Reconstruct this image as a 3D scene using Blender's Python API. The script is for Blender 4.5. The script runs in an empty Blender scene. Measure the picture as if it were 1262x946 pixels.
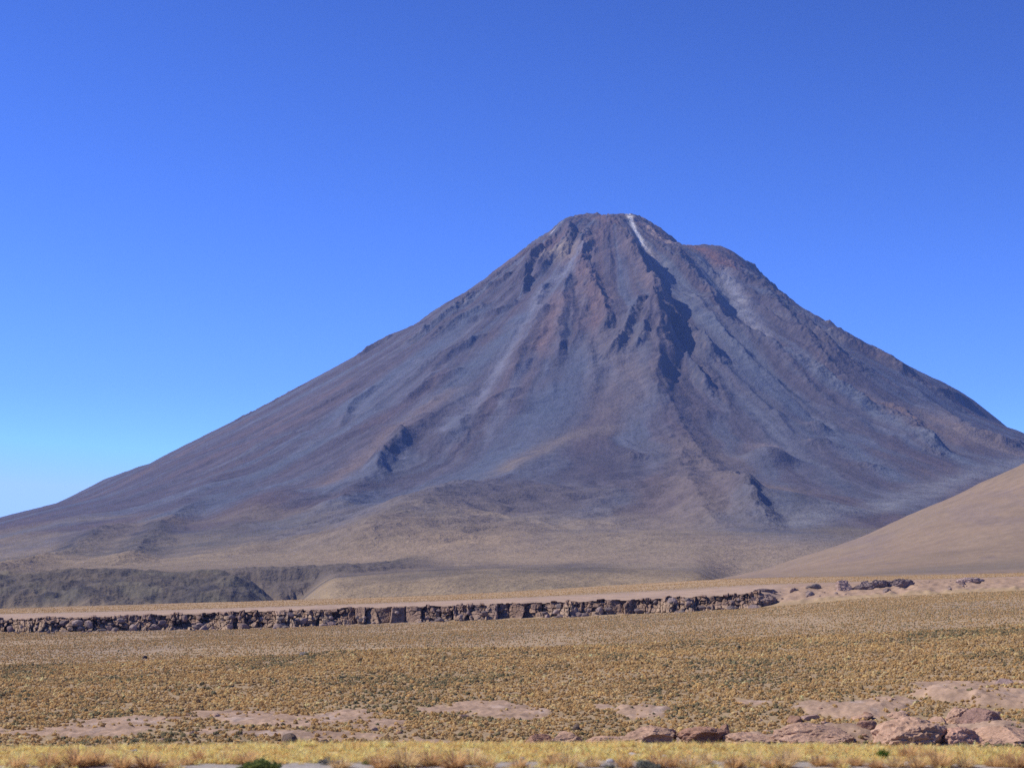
import bpy, math, random, time
import numpy as np

T0 = time.time()
rng = np.random.default_rng(7)
random.seed(7)
C = bpy.context.scene.collection
D2R = math.radians

# ------------------------------------------------------------------ camera maths
F = 2300.0                       # focal length in photograph pixels (photo is 1262 x 946)
CU, CV, HOR = 631.0, 473.0, 740.0
PITCH = math.atan((HOR - CV) / F)
SP, CP = math.sin(PITCH), math.cos(PITCH)

def slope_of(v):                 # rise per metre forward for a photo row
    w = (CV - np.asarray(v, float)) / F
    return (SP + CP * w) / (CP - SP * w)

def tan_of(u, v=HOR):            # sideways metres per metre forward for a photo column
    w = (CV - np.asarray(v, float)) / F
    return ((np.asarray(u, float) - CU) / F) / (CP - SP * w)

# ------------------------------------------------------------------ noise
_p = np.random.default_rng(3).permutation(256)
PERM = np.concatenate([_p, _p, _p]).astype(np.int32)
_a = np.random.default_rng(4).uniform(0, 2 * np.pi, 256)
GX, GY = np.cos(_a).astype(np.float32), np.sin(_a).astype(np.float32)

def perlin(x, y, seed=0):
    x = np.asarray(x, np.float32) + seed * 17.31
    y = np.asarray(y, np.float32) + seed * 9.73
    xf = np.floor(x); yf = np.floor(y)
    xi = xf.astype(np.int32) & 255; yi = yf.astype(np.int32) & 255
    fx = x - xf; fy = y - yf
    ux = fx * fx * fx * (fx * (fx * 6 - 15) + 10); uy = fy * fy * fy * (fy * (fy * 6 - 15) + 10)
    def g(ix, iy, dx, dy):
        h = PERM[PERM[ix] + iy] & 255
        return GX[h] * dx + GY[h] * dy
    x1 = (xi + 1) & 255; y1 = (yi + 1) & 255
    a = g(xi, yi, fx, fy); b = g(x1, yi, fx - 1, fy)
    c = g(xi, y1, fx, fy - 1); d = g(x1, y1, fx - 1, fy - 1)
    a = a + ux * (b - a); c = c + ux * (d - c)
    return (a + uy * (c - a)) * 1.5

def fbm(x, y, o=4, seed=0, gain=.5):
    s = 0; a = 1.0; n = 0; f = 1.0
    for i in range(o):
        s = s + a * perlin(x * f, y * f, seed + i * 3); n += a; a *= gain; f *= 2.03
    return s / n

def ridged(x, y, o=4, seed=0, gain=.5):
    s = 0; a = 1.0; n = 0; f = 1.0
    for i in range(o):
        s = s + a * (1 - 2 * np.abs(perlin(x * f, y * f, seed + i * 3))); n += a; a *= gain; f *= 2.07
    return s / n

def sstep(a, b, x):
    t = np.clip((x - a) / (b - a), 0, 1)
    return t * t * (3 - 2 * t)

def mixc(col, c, w):
    w = np.clip(w, 0, 1)[..., None]
    return col * (1 - w) + np.asarray(c, np.float32) * w

# ------------------------------------------------------------------ objects
def tag(o, label=None, cat=None, group=None, kind=None):
    if label: o['label'] = label
    if cat: o['category'] = cat
    if group: o['group'] = group
    if kind: o['kind'] = kind
    return o

def mesh_np(name, V, faces, mat=None, col=None, smooth=True, k=4):
    """faces: (n,k) int array"""
    me = bpy.data.meshes.new(name)
    V = np.ascontiguousarray(V, np.float32); faces = np.ascontiguousarray(faces, np.int32)
    me.vertices.add(len(V)); me.vertices.foreach_set('co', V.ravel())
    n = len(faces); k = faces.shape[1]
    me.loops.add(n * k); me.loops.foreach_set('vertex_index', faces.ravel())
    me.polygons.add(n)
    me.polygons.foreach_set('loop_start', np.arange(0, n * k, k, dtype=np.int32))
    me.polygons.foreach_set('loop_total', np.full(n, k, np.int32))
    me.polygons.foreach_set('use_smooth', np.full(n, smooth, bool))
    if col is not None:
        at = me.color_attributes.new('Col', 'FLOAT_COLOR', 'POINT')
        c4 = np.ones((len(V), 4), np.float32); c4[:, :3] = col
        at.data.foreach_set('color', c4.ravel())
    me.update(calc_edges=True)
    if mat: me.materials.append(mat)
    return me

def link(name, me, parent=None):
    o = bpy.data.objects.new(name, me); C.objects.link(o)
    if parent: o.parent = parent
    return o

def grid_faces(nr, nc):
    i = np.arange(nr - 1)[:, None] * nc + np.arange(nc - 1)[None, :]
    i = i.ravel()
    return np.stack([i, i + 1, i + 1 + nc, i + nc], 1)

# ------------------------------------------------------------------ materials
def terrain_mat(name, scales, bumps, var=.35, rough=.95, translucent=0.0):
    """albedo from attribute 'Col' times procedural variation; bump from noise at metre scales"""
    m = bpy.data.materials.new(name); m.use_nodes = True
    nt = m.node_tree; N = nt.nodes; L = nt.links
    bs = N['Principled BSDF']; bs.inputs['Roughness'].default_value = rough
    bs.inputs['Specular IOR Level'].default_value = .15
    at = N.new('ShaderNodeAttribute'); at.attribute_name = 'Col'
    geo = N.new('ShaderNodeNewGeometry')
    h = None; val = None
    for s, b in zip(scales, bumps):
        nz = N.new('ShaderNodeTexNoise'); nz.inputs['Scale'].default_value = 1 / s
        nz.inputs['Detail'].default_value = 5; nz.inputs['Roughness'].default_value = .62
        L.new(geo.outputs['Position'], nz.inputs['Vector'])
        mu = N.new('ShaderNodeMath'); mu.operation = 'MULTIPLY'; mu.inputs[1].default_value = b
        L.new(nz.outputs['Fac'], mu.inputs[0])
        if h is None: h = mu.outputs[0]
        else:
            ad = N.new('ShaderNodeMath'); ad.operation = 'ADD'
            L.new(h, ad.inputs[0]); L.new(mu.outputs[0], ad.inputs[1]); h = ad.outputs[0]
        mr = N.new('ShaderNodeMapRange'); mr.inputs['From Min'].default_value = .3; mr.inputs['From Max'].default_value = .7
        mr.inputs['To Min'].default_value = 1 - var; mr.inputs['To Max'].default_value = 1 + var
        L.new(nz.outputs['Fac'], mr.inputs['Value'])
        if val is None: val = mr.outputs[0]
        else:
            mm = N.new('ShaderNodeMath'); mm.operation = 'MULTIPLY'
            L.new(val, mm.inputs[0]); L.new(mr.outputs[0], mm.inputs[1]); val = mm.outputs[0]
    vm = N.new('ShaderNodeVectorMath'); vm.operation = 'SCALE'
    L.new(at.outputs['Color'], vm.inputs[0])
    if val is not None: L.new(val, vm.inputs['Scale'])
    L.new(vm.outputs[0], bs.inputs['Base Color'])
    if h is not None:
        bp = N.new('ShaderNodeBump'); bp.inputs['Strength'].default_value = 1.0; bp.inputs['Distance'].default_value = 1.0
        L.new(h, bp.inputs['Height']); L.new(bp.outputs[0], bs.inputs['Normal'])
    if translucent:
        tr = N.new('ShaderNodeBsdfTranslucent'); mx = N.new('ShaderNodeMixShader'); mx.inputs[0].default_value = translucent
        L.new(vm.outputs[0], tr.inputs['Color'])
        L.new(bs.outputs[0], mx.inputs[1]); L.new(tr.outputs[0], mx.inputs[2])
        L.new(mx.outputs[0], N['Material Output'].inputs['Surface'])
    return m

M_volc = terrain_mat('volcanic_scree', (10, 45), (4.4, 8), .15)
M_hill = terrain_mat('hill_soil', (5, 60), (.5, 3), .09)
M_ground = terrain_mat('desert_soil', (.35, 4), (.06, .25), .14)
M_rock = terrain_mat('pink_rock', (.3, 1.6), (.10, .36), .24)
M_cliff = terrain_mat('cliff_rock', (.6, 3), (.18, .5), .2)
M_grass = terrain_mat('dry_grass', (), (), translucent=.48)
M_leaf = terrain_mat('shrub_leaf', (), (), translucent=.25)

# ------------------------------------------------------------------ volcano base
CX, CYV = float(tan_of(745)) * 9000, 9000.0
def tab(pts, side):
    R = []; H = []
    for u, v in pts:
        R.append(abs(u - 745) / F * 9000); H.append(float(slope_of(v)) * 9000)
    return np.array(R), np.array(H)
LT = tab([(745,267),(705,270),(692,276),(680,286),(640,312),(600,340),(560,366),(530,384),(500,402),(460,421),(430,440),(400,456),(350,483),(300,510),(250,535),(200,560),(170,573),(140,583),(100,602),(60,619),(0,634),(-100,657),(-250,680),(-450,703),(-800,727),(-1300,744),(-2500,750)], -1)
RT = tab([(745,267),(788,268),(808,280),(830,295),(842,302),(852,305),(862,302),(878,301),(893,304),(906,312),(930,332),(960,356),(1000,385),(1040,409),(1080,429),(1120,449),(1160,467),(1190,484),(1220,506),(1240,522),(1262,530),(1320,552),(1450,592),(1700,650),(2000,700),(2600,740),(3500,750)], 1)
FR = np.array([0,120,180,400,800,1300,1900,2500,2900,3500,4200,5000,5600,6200,6900,8000,20000.])
FH = np.interp(FR, *LT); FH[9:] = [305,190,104,62,30,2,-40,-60]
RS = np.arange(0, 20000, 20.)
def smooth_tab(R, H, k=3):
    h = np.interp(RS, R, H)
    for _ in range(k): h = np.convolve(np.pad(h, 2, 'edge'), [.1,.2,.4,.2,.1], 'valid')
    return h
LTs, RTs, FTs = smooth_tab(*LT, 2), smooth_tab(*RT, 1), smooth_tab(FR, FH, 12)
FTs = np.where(RS > 2200, smooth_tab(FR, FH, 400), FTs)
def wanted(T):                                  # the outline rows the profiles should show
    return [float(HOR - F * math.tan(math.atan(h / 9000 ) ) ) if False else float(CV - F * ((h / 9000) * CP - SP) / (CP + (h / 9000) * SP)) for h in T[1]]
WANT = (wanted(LT), wanted(RT))

def volc_base(x, y):
    dx = x - CX; dy = y - CYV
    R = np.hypot(dx, dy) + 1e-3
    c = dx / R; s = -dy / R                     # s>0 towards camera
    wl = np.clip(-c, 0, 1) ** 2; wr = np.clip(c, 0, 1) ** 3
    wr = np.where(R < 1400, np.clip(c, 0, 1) ** 5 * (1 - R / 1400) + wr * (R / 1400), wr)
    wf = np.clip(1 - wl - wr, 0, 1)
    h = wl * np.interp(R, RS, LTs) + wr * np.interp(R, RS, RTs) + wf * np.interp(R, RS, FTs)
    return h

def px_to_volc(u, v, amp=0.0):
    """plan point of the base cone seen at photo pixel (u,v) with a feature standing amp metres above it"""
    t = np.arange(2300., 9400., 8.)
    X = t * float(tan_of(u, v)); Z = t * float(slope_of(v)) - amp
    H = volc_base(X, t)
    hit = np.nonzero(Z < H)[0]
    i = hit[0] if len(hit) else len(t) - 1
    return X[i], t[i]

# the cone is seen from close by, so its outline lies in front of the axis: fit the profiles to the outline
for _ in range(7):
    for tabl, pts in ((0, LT), (1, RT)):
        Rt, Ht = pts
        ut = 745 + (-1 if tabl == 0 else 1) * Rt / 9000 * F
        vt = HOR - (Ht / 9000 - 0) * F
        for i in range(len(Rt)):
            if Rt[i] < 350 or ut[i] < -500 or ut[i] > 1800: continue
            t = np.arange(5000., 9400., 25.); want = WANT[tabl][i]
            a = float(tan_of(ut[i], want))
            sl_ = (volc_base(t * a, t) + (14 if Rt[i] > 500 else 4)) / t
            Ht[i] += (float(slope_of(want)) - sl_.max()) * 9000 * .8
        if tabl == 0: LTs[:] = smooth_tab(Rt, Ht, 2)
        else: RTs[:] = smooth_tab(Rt, Ht, 1)

# fan grid for the volcano
SUB = 1.0
rows = np.concatenate([np.arange(1900, 3600, 9 * SUB), np.arange(3600, 7000, 6.2 * SUB), np.arange(7000, 9350, 4.6 * SUB),
                       np.arange(9350, 11000, 40), np.arange(11000, 16000, 250)])
ain = np.arange(-.285, .285, .00052 * SUB)
acol = np.concatenate([np.linspace(-.75, -.29, 60), ain, np.linspace(.29, .75, 60)])
Yg, Ag = np.meshgrid(rows, acol, indexing='ij')
Xg = Yg * Ag
nr, nc = Xg.shape
X = Xg.ravel().astype(np.float32); Y = Yg.ravel().astype(np.float32)
dx = X - CX; dy = Y - CYV
R = np.hypot(dx, dy); TH = np.arctan2(-dx, -dy)      # 0 towards the camera, + to the left
Z = volc_base(X, Y).astype(np.float32)
# domain warp used by everything
WX = X + 26 * fbm(X / 170, Y / 170, 3, 11); WY = Y + 26 * fbm(X / 170, Y / 170, 3, 12)

def linedist(P, x, y):
    """signed distance to polyline, param along 0..1"""
    best = np.full(x.shape, 1e9, np.float32); sg = np.zeros(x.shape, np.float32); tt = np.zeros(x.shape, np.float32)
    P = np.asarray(P); seg = np.hypot(*(P[1:] - P[:-1]).T); cum = np.concatenate([[0], np.cumsum(seg)]); tot = cum[-1]
    for i in range(len(P) - 1):
        ax, ay = P[i]; bx, by = P[i + 1]; L2 = seg[i] ** 2 + 1e-6
        t = np.clip(((x - ax) * (bx - ax) + (y - ay) * (by - ay)) / L2, 0, 1)
        px = x - ax - t * (bx - ax); py = y - ay - t * (by - ay)
        d = np.hypot(px, py)
        m = d < best
        cr = (bx - ax) * (y - ay) - (by - ay) * (x - ax)
        best = np.where(m, d, best); sg = np.where(m, np.sign(cr), sg); tt = np.where(m, (cum[i] + t * seg[i]) / tot, tt)
    return best * sg, tt

rock = np.zeros_like(X); paint = []

def feature(pts, amp, wl, wr, rk=0.0, rw=60, pw=1.4, ta=.12, tb=.2, mod=.35):
    global Z
    P = [px_to_volc(u, v, amp * .8) for u, v in pts]
    P = np.array(P); w = max(wl, wr, rw * 2.2) + 40
    m = np.nonzero((X > P[:, 0].min() - w) & (X < P[:, 0].max() + w) & (Y > P[:, 1].min() - w) & (Y < P[:, 1].max() + w))[0]
    if not len(m): return
    s, t = linedist(P, WX[m], WY[m])
    ww = np.where(s > 0, wr, wl) * (1 + .25 * perlin(X[m] / 90, Y[m] / 90, 5))
    env = sstep(0, ta, t + 1e-3) if ta else 1.0
    env = env * (1 - sstep(1 - tb, 1, t)) if tb else env
    end = (t <= .001) | (t >= .999)
    f = np.clip(1 - np.abs(s) / ww, 0, 1) ** pw
    f = f * (1 + mod * fbm(X[m] / 70, Y[m] / 70, 3, 8))
    Z[m] += (amp * f * env).astype(np.float32)
    if rk:
        rock[m] = np.maximum(rock[m], rk * np.exp(-(s / rw) ** 2) * np.where(end, .6, 1))

def blob(u, v, rx, ry, amp, pw=2.0, rk=0.0):
    global Z
    cx, cy = px_to_volc(u, v, amp)
    d = np.hypot((WX - cx) / rx, (WY - cy) / ry)
    m = np.nonzero(d < 2.2)[0]
    Z[m] += (amp * np.exp(-d[m] ** pw)).astype(np.float32)
    if rk: rock[m] = np.maximum(rock[m], rk * np.exp(-d[m] ** 2))

def paintline(pts, w, colr, st=1.0, nz=.5, sc=60):
    P = np.array([px_to_volc(u, v) for u, v in pts]); ww = w * 2.5 + 40
    m = np.nonzero((X > P[:, 0].min() - ww) & (X < P[:, 0].max() + ww) & (Y > P[:, 1].min() - ww) & (Y < P[:, 1].max() + ww))[0]
    s, t = linedist(P, WX[m], WY[m])
    k = np.exp(-(s / w) ** 2) * (1 + nz * 2 * fbm(X[m] / sc, Y[m] / sc, 3, 31)) * st
    paint.append((m, np.clip(k, 0, 1), colr))

# --- broad lobes of the foot
feature([(420,668),(500,628),(560,612),(620,590),(665,560),(705,536),(745,522),(830,520)], 46, 620, 240, 0, pw=1.4, ta=.2, tb=.3, mod=.1)
feature([(430,672),(500,655),(545,618),(600,616),(650,612),(700,604),(745,592)], 28, 210, 330, .0, pw=.8, ta=.1, tb=.3, mod=.15)
blob(545, 617, 70, 60, 10, 2, .8)
blob(785, 570, 40, 40, 8, 2, .9)
blob(958, 606, 200, 230, 60, 2.2)
blob(860, 600, 260, 300, 34, 2)
blob(880, 655, 380, 420, 26, 2)
blob(948, 551, 85, 80, 52, 2.6)
blob(625, 492, 60, 70, 26, 2)
blob(330, 612, 130, 260, 30, 3)
blob(720, 706, 420, 420, 16, 2)
blob(600, 716, 300, 260, 10, 2)
# scree hollow above the front shoulder
feature([(610,430),(590,490),(575,550),(520,590),(440,640)], -22, 300, 260, 0, pw=1.6, ta=.2, tb=.3, mod=.1)
feature([(860,312),(886,352),(910,390),(950,425),(1003,457),(1050,488),(1100,520),(1150,550),(1230,585)], -42, 150, 120, 0, pw=1.3, ta=.15, tb=.2, mod=.15)
feature([(800,300),(822,335),(850,372),(885,410),(930,455),(985,500),(1040,545),(1100,580)], -34, 130, 150, 0, pw=1.4, ta=.15, tb=.3, mod=.15)
# --- great rib in the middle and its shadow side
feature([(754,268),(768,290),(784,312),(797,335),(806,358),(811,385),(813,405),(812,435),(812,470),(818,505)], 84, 300, 58, .2, 30, pw=1.1, ta=.09, tb=.45, mod=.15)
feature([(776,284),(790,304),(802,324),(815,350),(826,372)], -26, 36, 80, 0, pw=1.3, ta=.25, tb=.3, mod=.15)
feature([(712,284),(708,305),(700,325)], -18, 40, 40, 0, pw=1.4, ta=.2, tb=.3)
feature([(806,350),(822,380),(842,400),(862,414),(880,428),(892,437)], 52, 60, 58, 1.0, 52, pw=1.0, tb=.12)
feature([(800,380),(812,400),(826,418),(832,441)], 62, 70, 70, 1.0, 40, pw=1.0, ta=.2, tb=.08)
feature([(846,440),(854,452),(866,466),(880,480)], 42, 34, 40, 1.0, 40, pw=1.0, ta=.08, tb=.4)
feature([(812,440),(822,480),(836,520),(862,556),(885,585),(905,612),(928,635),(950,650)], 25.5, 260, 80.5, 0.3, 40, pw=1.2, ta=.1, tb=.15)
feature([(820,520),(838,560),(845,600),(870,640),(905,655)], 15.6, 120, 69, 0.1, 50)
feature([(845,345),(872,382),(905,420),(945,452),(985,482),(1030,510)], 26, 100, 40, .25, 30, tb=.4)
feature([(826,300),(845,325),(870,350),(900,385)], 22, 70, 50, .8, 60)
feature([(868,345),(893,388),(925,405),(955,421),(985,438),(1004,449),(1040,472),(1070,487),(1100,497),(1122,512),(1148,532),(1158,548)], 48, 170, 52, .8, 55, pw=1.1, ta=.12, tb=.12)
feature([(905,318),(945,352),(985,388),(1012,412),(1036,432),(1068,448)], 44, 150, 60, .9, 75, pw=1.1, ta=.2, tb=.2)
feature([(1015,402),(1050,420),(1085,436),(1112,451),(1135,460)], 34, 60, 80, 1.0, 50)
feature([(1150,478),(1180,488),(1205,500)], 22, 60, 60, .8, 35)
feature([(1004,449),(1040,472),(1072,487),(1102,497),(1126,513),(1150,534)], 20, 110, 36, .9, 45, pw=1.0, ta=.1, tb=.1)
feature([(940,362),(975,395),(1005,430),(1040,455)], 16, 60, 40, .9, 50)
feature([(880,440),(915,470),(950,505),(985,540)], 12, 80, 30, .1, 30)
feature([(905,590),(912,612),(930,632),(952,648)], 16, 90, 45, .5, 30)
feature([(1120,470),(1165,505),(1205,530),(1262,552)], 22, 150, 120, .1, 50)
feature([(1180,528),(1225,540),(1262,550)], 18, 60, 60, .6, 40)
blob(1012, 522, 55, 45, 16, 2, 1.0); blob(1012, 545, 60, 40, 12, 2, .9); blob(1068, 572, 60, 50, 12, 2, .7)
blob(868, 508, 60, 60, 12, 2, .8); blob(1253, 546, 50, 50, 12, 2, .8)
# --- upper left ribs
blob(699, 272, 50, 60, 26, 2, .6)
blob(724, 276, 40, 60, -16, 2)
blob(782, 270, 30, 40, 7, 2, .6)
feature([(700,276),(704,292),(698,306),(688,312)], 34, 60, 45, 1.0, 45)
feature([(716,282),(714,305),(722,335),(728,360),(736,385)], 26, 60, 60, 1.0, 62)
feature([(738,306),(748,300),(760,302),(774,312),(782,330)], 30, 60, 60, .9, 45)
feature([(733,352),(745,385),(748,412)], 34, 36, 40, 1.0, 34, tb=.06)
feature([(792,380),(782,400),(765,425),(748,440)], 34, 45, 42, 1.0, 48, tb=.06)
feature([(810,395),(800,415),(785,440)], 26, 40, 42, 1.0, 40, tb=.06)
feature([(668,300),(655,312),(648,328),(636,342)], 36, 70, 45, .9, 40)
feature([(674,308),(668,318),(664,330)], 30, 45, 38, .8, 26)
feature([(652,340),(647,348),(645,358)], 30, 26, 34, .9, 22, tb=.05)
feature([(630,335),(612,348),(598,356)], 20, 50, 36, .6, 26)
feature([(590,356),(570,372),(548,388),(520,408),(498,420)], 25.6, 70, 51.75, 1, 40)
feature([(602,372),(578,386),(552,402),(525,418)], 16.5, 60, 51.75, 0.9, 36)
feature([(640,368),(612,382),(582,392),(560,400)], 16, 50, 36, .5, 22)
feature([(480,414),(462,424),(440,438)], 16, 60, 46, 0.8, 30)
feature([(600,408),(560,428),(530,446),(515,456)], 15.6, 80, 46, 0.5, 24)
feature([(575,450),(545,462),(520,474),(500,494)], 16.8, 110, 48.3, 0.28, 28)
feature([(470,470),(440,492),(425,505),(420,522)], 15.4, 90, 48.3, 0.28, 26)
feature([(540,440),(500,470),(460,500),(430,520)], 9, 110, 57.5, 0.1, 30)
feature([(640,440),(600,462),(560,492),(525,516),(496,540),(477,556),(467,576),(440,596),(415,618),(370,640)], 22.5, 230, 92, 0.15, 30, pw=1.2, ta=.2, tb=.2)
feature([(506,528),(490,543),(476,556),(468,570),(464,580)], 22, 60, 50, .6, 34, pw=1.0, tb=.1)
feature([(645,470),(615,482),(588,500),(560,524),(538,546)], 24, 120, 57.5, 0.27, 36, pw=1.1)
feature([(605,500),(575,530),(558,556)], 12, 60, 57.5, 0.24, 40)
feature([(702,330),(696,362),(690,395),(686,425),(680,452)], 28, 170, 42, .45, 30, pw=1.1)
feature([(672,372),(655,405),(640,440),(630,470)], 22, 110, 50, .1, 30)
feature([(420,560),(385,580),(345,600),(300,640),(250,665)], 7.5, 200, 172.5, 0, 30, pw=1.8)
feature([(330,520),(290,545),(230,580),(150,615),(60,650),(0,672)], 7.5, 220, 172.5, 0, 40, pw=1.8)
feature([(400,500),(350,530),(300,560),(250,600),(190,630)], 8.4, 200, 149.5, 0, 40, pw=1.8)
feature([(260,610),(220,630),(195,652),(172,674),(148,690)], 15, 190, 70, .35, 36, pw=1.1, tb=.06)
feature([(150,645),(112,664),(78,682),(40,690),(-10,699)], 15, 160, 80, .4, 40, pw=1.1, tb=.05)
feature([(460,600),(400,640),(330,665),(260,690)], 10.8, 200, 138, 0, 40)
feature([(780,610),(735,622),(690,640),(640,655),(600,668)], 12, 200, 200, 0, 40)
# smaller procedural ribs running down the slope, irregular spacing
rb = np.random.default_rng(21)
for i in range(120):
    a0 = rb.uniform(-1.5, 1.55); r0 = rb.uniform(250, 2300); ln = rb.uniform(200, 900)
    n = 5; rr = np.linspace(r0, r0 + ln, n); aa = a0 + rb.normal(0, .012, n).cumsum()
    P = np.stack([CX - rr * np.sin(aa), CYV - rr * np.cos(aa)], 1)
    amp = rb.uniform(5, 15) * (1 if r0 < 1300 else .45) * (.5 if a0 > .5 else 1); wl = rb.uniform(40, 110); wr = rb.uniform(25, 50); w = 160
    m = np.nonzero((X > P[:, 0].min() - w) & (X < P[:, 0].max() + w) & (Y > P[:, 1].min() - w) & (Y < P[:, 1].max() + w))[0]
    if not len(m): continue
    s, t = linedist(P, WX[m], WY[m])
    ww = np.where(s > 0, wr, wl); env = sstep(0, .2, t) * (1 - sstep(.5, 1, t))
    Z[m] += (amp * np.clip(1 - np.abs(s) / ww, 0, 1) ** 1.3 * env * (1 + .5 * fbm(X[m] / 50, Y[m] / 50, 2, 3))).astype(np.float32)
    if rb.random() < .35 and r0 < 1700:
        rock[m] = np.maximum(rock[m], .7 * np.exp(-(s / 24) ** 2) * env)

# --- radial fluting and general relief
up = 1 - sstep(1500, 4200, R)
warp = .04 * fbm(X / 600, Y / 600, 3, 41)
fl = fbm((TH + warp) * 9, R / 2600, 4, 50)
fl2 = fbm((TH + warp) * 34, R / 900, 3, 60)
Z += (np.clip(R / 500, 0, 1) * (11 * fl + 2.6 * fl2) * (.35 + .65 * up)).astype(np.float32)
lobes = fbm(WX / 520, WY / 900, 4, 70)
Z += ((1 - up) * sstep(1500, 3000, R) * (20 * lobes) * (1 - .75 * sstep(4300, 5600, R))).astype(np.float32)
Z += (2.2 * fbm(X / 45, Y / 45, 3, 77) * (1 - .6 * sstep(4500, 6000, R))).astype(np.float32)
# crags
crag = sstep(.06, .4, fbm((TH + warp) * 14, R / 520, 4, 90)) * sstep(1900, 700, R) * .4
crag = np.maximum(crag, sstep(800, 150, R) * .55 * sstep(-.3, .2, fbm(X / 120, Y / 120, 3, 96)))
crag = np.maximum(crag, .5 * np.exp(-((R - 1150) / 420) ** 2) * sstep(-.75, -1.05, TH) * (TH > -1.7) * sstep(-.2, .2, fbm(X / 150, Y / 150, 3, 93)))
rock = np.maximum(rock, crag)
rock = np.clip(rock, 0, 1)
cr = ridged(WX / 62, WY / 80, 4, 101, .6)
Z += (rock * (1 + .9 * sstep(1200, 500, R)) * (12 * cr + 8 * ridged(X / 24, Y / 30, 3, 105, .6))).astype(np.float32)

# --- dark lava bluffs at the left foot
U = CU + F * (X / Y) * CP
nb1 = 70 * fbm(X / 260, Y / 260, 4, 120) + 40 * fbm(X / 60, Y / 60, 3, 121)
tn1 = 6 * fbm(X / 120, Y / 120, 4, 122)
def bluff_at(edge, ztop, zbot, end, run):
    dd_ = Y - edge + nb1
    k_ = np.clip((dd_ + run) / run, 0, 1); k_ = k_ ** .8
    return zbot + (ztop + tn1 - zbot) * k_ * end + np.clip(dd_, 0, 2000) * .006, dd_
e1 = sstep(372, 268, U + 9 * fbm(X / 220, Y / 220, 3, 124)) ; zb1 = -24.0
z1, d1 = bluff_at(2900.0, np.interp(U, [-900,0,200,330], [40,42,46,46]), zb1, e1, 330.0)
ed2 = np.interp(U, [250,350,440,520], [3250,3280,3420,3700])
e2 = sstep(235, 330, U) * sstep(560, 470, U)
z2, d2 = bluff_at(ed2, np.interp(U, [300,400,480,540], [54,60,66,68]), np.interp(U, [320,372,400], [-22,10,24]), 1.0, 300.0)
z2 = np.where(d2 < -299, -99, z2)
cutw = sstep(420, 340, U)
Zc = np.where(Y < 2900 + 250, np.minimum(Z, z1 + 5), Z)
Z = (Z * (1 - cutw) + Zc * cutw)
Z = np.maximum(Z, np.where(U < 372, z1, -99))
Z = np.maximum(Z, np.where(e2 > 0, 24 + (z2 - 24) * e2 - (1 - e2) * 30, -99)).astype(np.float32)
bluff = np.maximum(sstep(-350, -270, d1) * (1 - sstep(-60, 110, d1)) * sstep(.1, .4, e1), sstep(-310, -250, d2) * (1 - sstep(-60, 90, d2)) * e2)
bn = nb1; bd = 2900
gul = ridged(X / 95 + .5 * fbm(X / 60, Y / 60, 2, 131), Y / 130, 4, 130)
Z += (bluff * (6 * gul + 4.5 * ridged(X / 34, Y / 44, 4, 133, .6))).astype(np.float32)

# --- colours: rock, scree and low slopes, with scarp shade painted in
col = np.empty((len(X), 3), np.float32); col[:] = (.092, .079, .090)
strk = fbm((TH + warp * 1.4) * 16, R / 1500, 4, 140)
strk2 = fbm((TH + warp) * 55, R / 700, 3, 144)
lrg = fbm(X / 700, Y / 700, 3, 150)
col = mixc(col, (.108, .118, .150), sstep(-.05, .35, strk) * .85)
col = mixc(col, (.118, .084, .080), sstep(.05, .42, -strk + lrg * .4) * .6)
col = col * (1 + .22 * perlin((TH + warp) * 190, R / 900, 146) * sstep(300, 900, R))[:, None]
col = col * (1 + .28 * strk2 + .18 * fbm(X / 60, Y / 110, 3, 151))[:, None]
col = mixc(col, (.150, .150, .170), sstep(.22, .5, fbm((TH + warp) * 26, R / 2400, 3, 155)) * .6 * up)
# grass and sand on the low slopes
H = volc_base(X, Y)
tanw = sstep(250, 40, H + 150 * fbm(X / 420, Y / 420, 4, 160) + 40 * np.clip(X / 600, -1, 1))
col = mixc(col, (.22, .172, .112), tanw * .85)
col = mixc(col, (.34, .25, .145), sstep(150, 5, H + 50 * fbm(X / 300, Y / 150, 4, 163)) * .85)
grn = sstep(.05, .4, fbm(X / 380, Y / 200, 4, 166)) * sstep(350, 120, H)
col = mixc(col, (.13, .125, .08), grn * .2)
# summit reds, sulphur and pale streaks
col = mixc(col, (.175, .108, .085), sstep(900, 300, R) * sstep(-.1, .3, fbm(X / 150, Y / 150, 3, 170)) * .6)
WHT = (.62, .57, .52)
paintline([(774,267),(780,279),(788,291),(796,302)], 13, (.78,.74,.68), 1.0, .35, 30)
paintline([(796,302),(806,312),(820,322),(822,334)], 16, (.42,.37,.33), .8, .7, 30)
paintline([(792,276),(806,290),(818,298),(830,306)], 22, (.42,.31,.24), .8, .9, 25)
paintline([(690,281),(680,288)], 14, (.42,.39,.38), .8, .7, 30)
paintline([(675,315),(690,312),(702,320)], 45, (.30,.24,.18), .8, .6, 50)
paintline([(862,306),(880,316),(893,326)], 60, (.23,.125,.09), .9, .3, 60)
paintline([(893,308),(925,335),(955,358)], 40, (.2,.125,.10), .8, .4, 60)
paintline([(715,320),(722,350),(736,385),(736,402)], 62, (.165,.112,.10), .8, .6, 60)
paintline([(770,315),(790,340),(800,375)], 60, (.17,.125,.11), .6, .4, 60)
paintline([(893,335),(905,355),(915,375),(940,405)], 45, (.24,.24,.27), .8, .5, 60)
paintline([(955,350),(1000,395),(1030,425)], 60, (.2,.19,.2), .6, .8, 50)
paintline([(712,322),(690,345),(668,368),(640,412),(612,460),(585,498),(545,532)], 32, (.185,.185,.22), .8, .3, 120)
paintline([(640,395),(600,440),(560,470),(500,520)], 60, (.10,.115,.15), .85, .3, 150)
paintline([(590,385),(540,425),(480,470),(430,510)], 70, (.098,.112,.148), .85, .3, 150)
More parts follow.
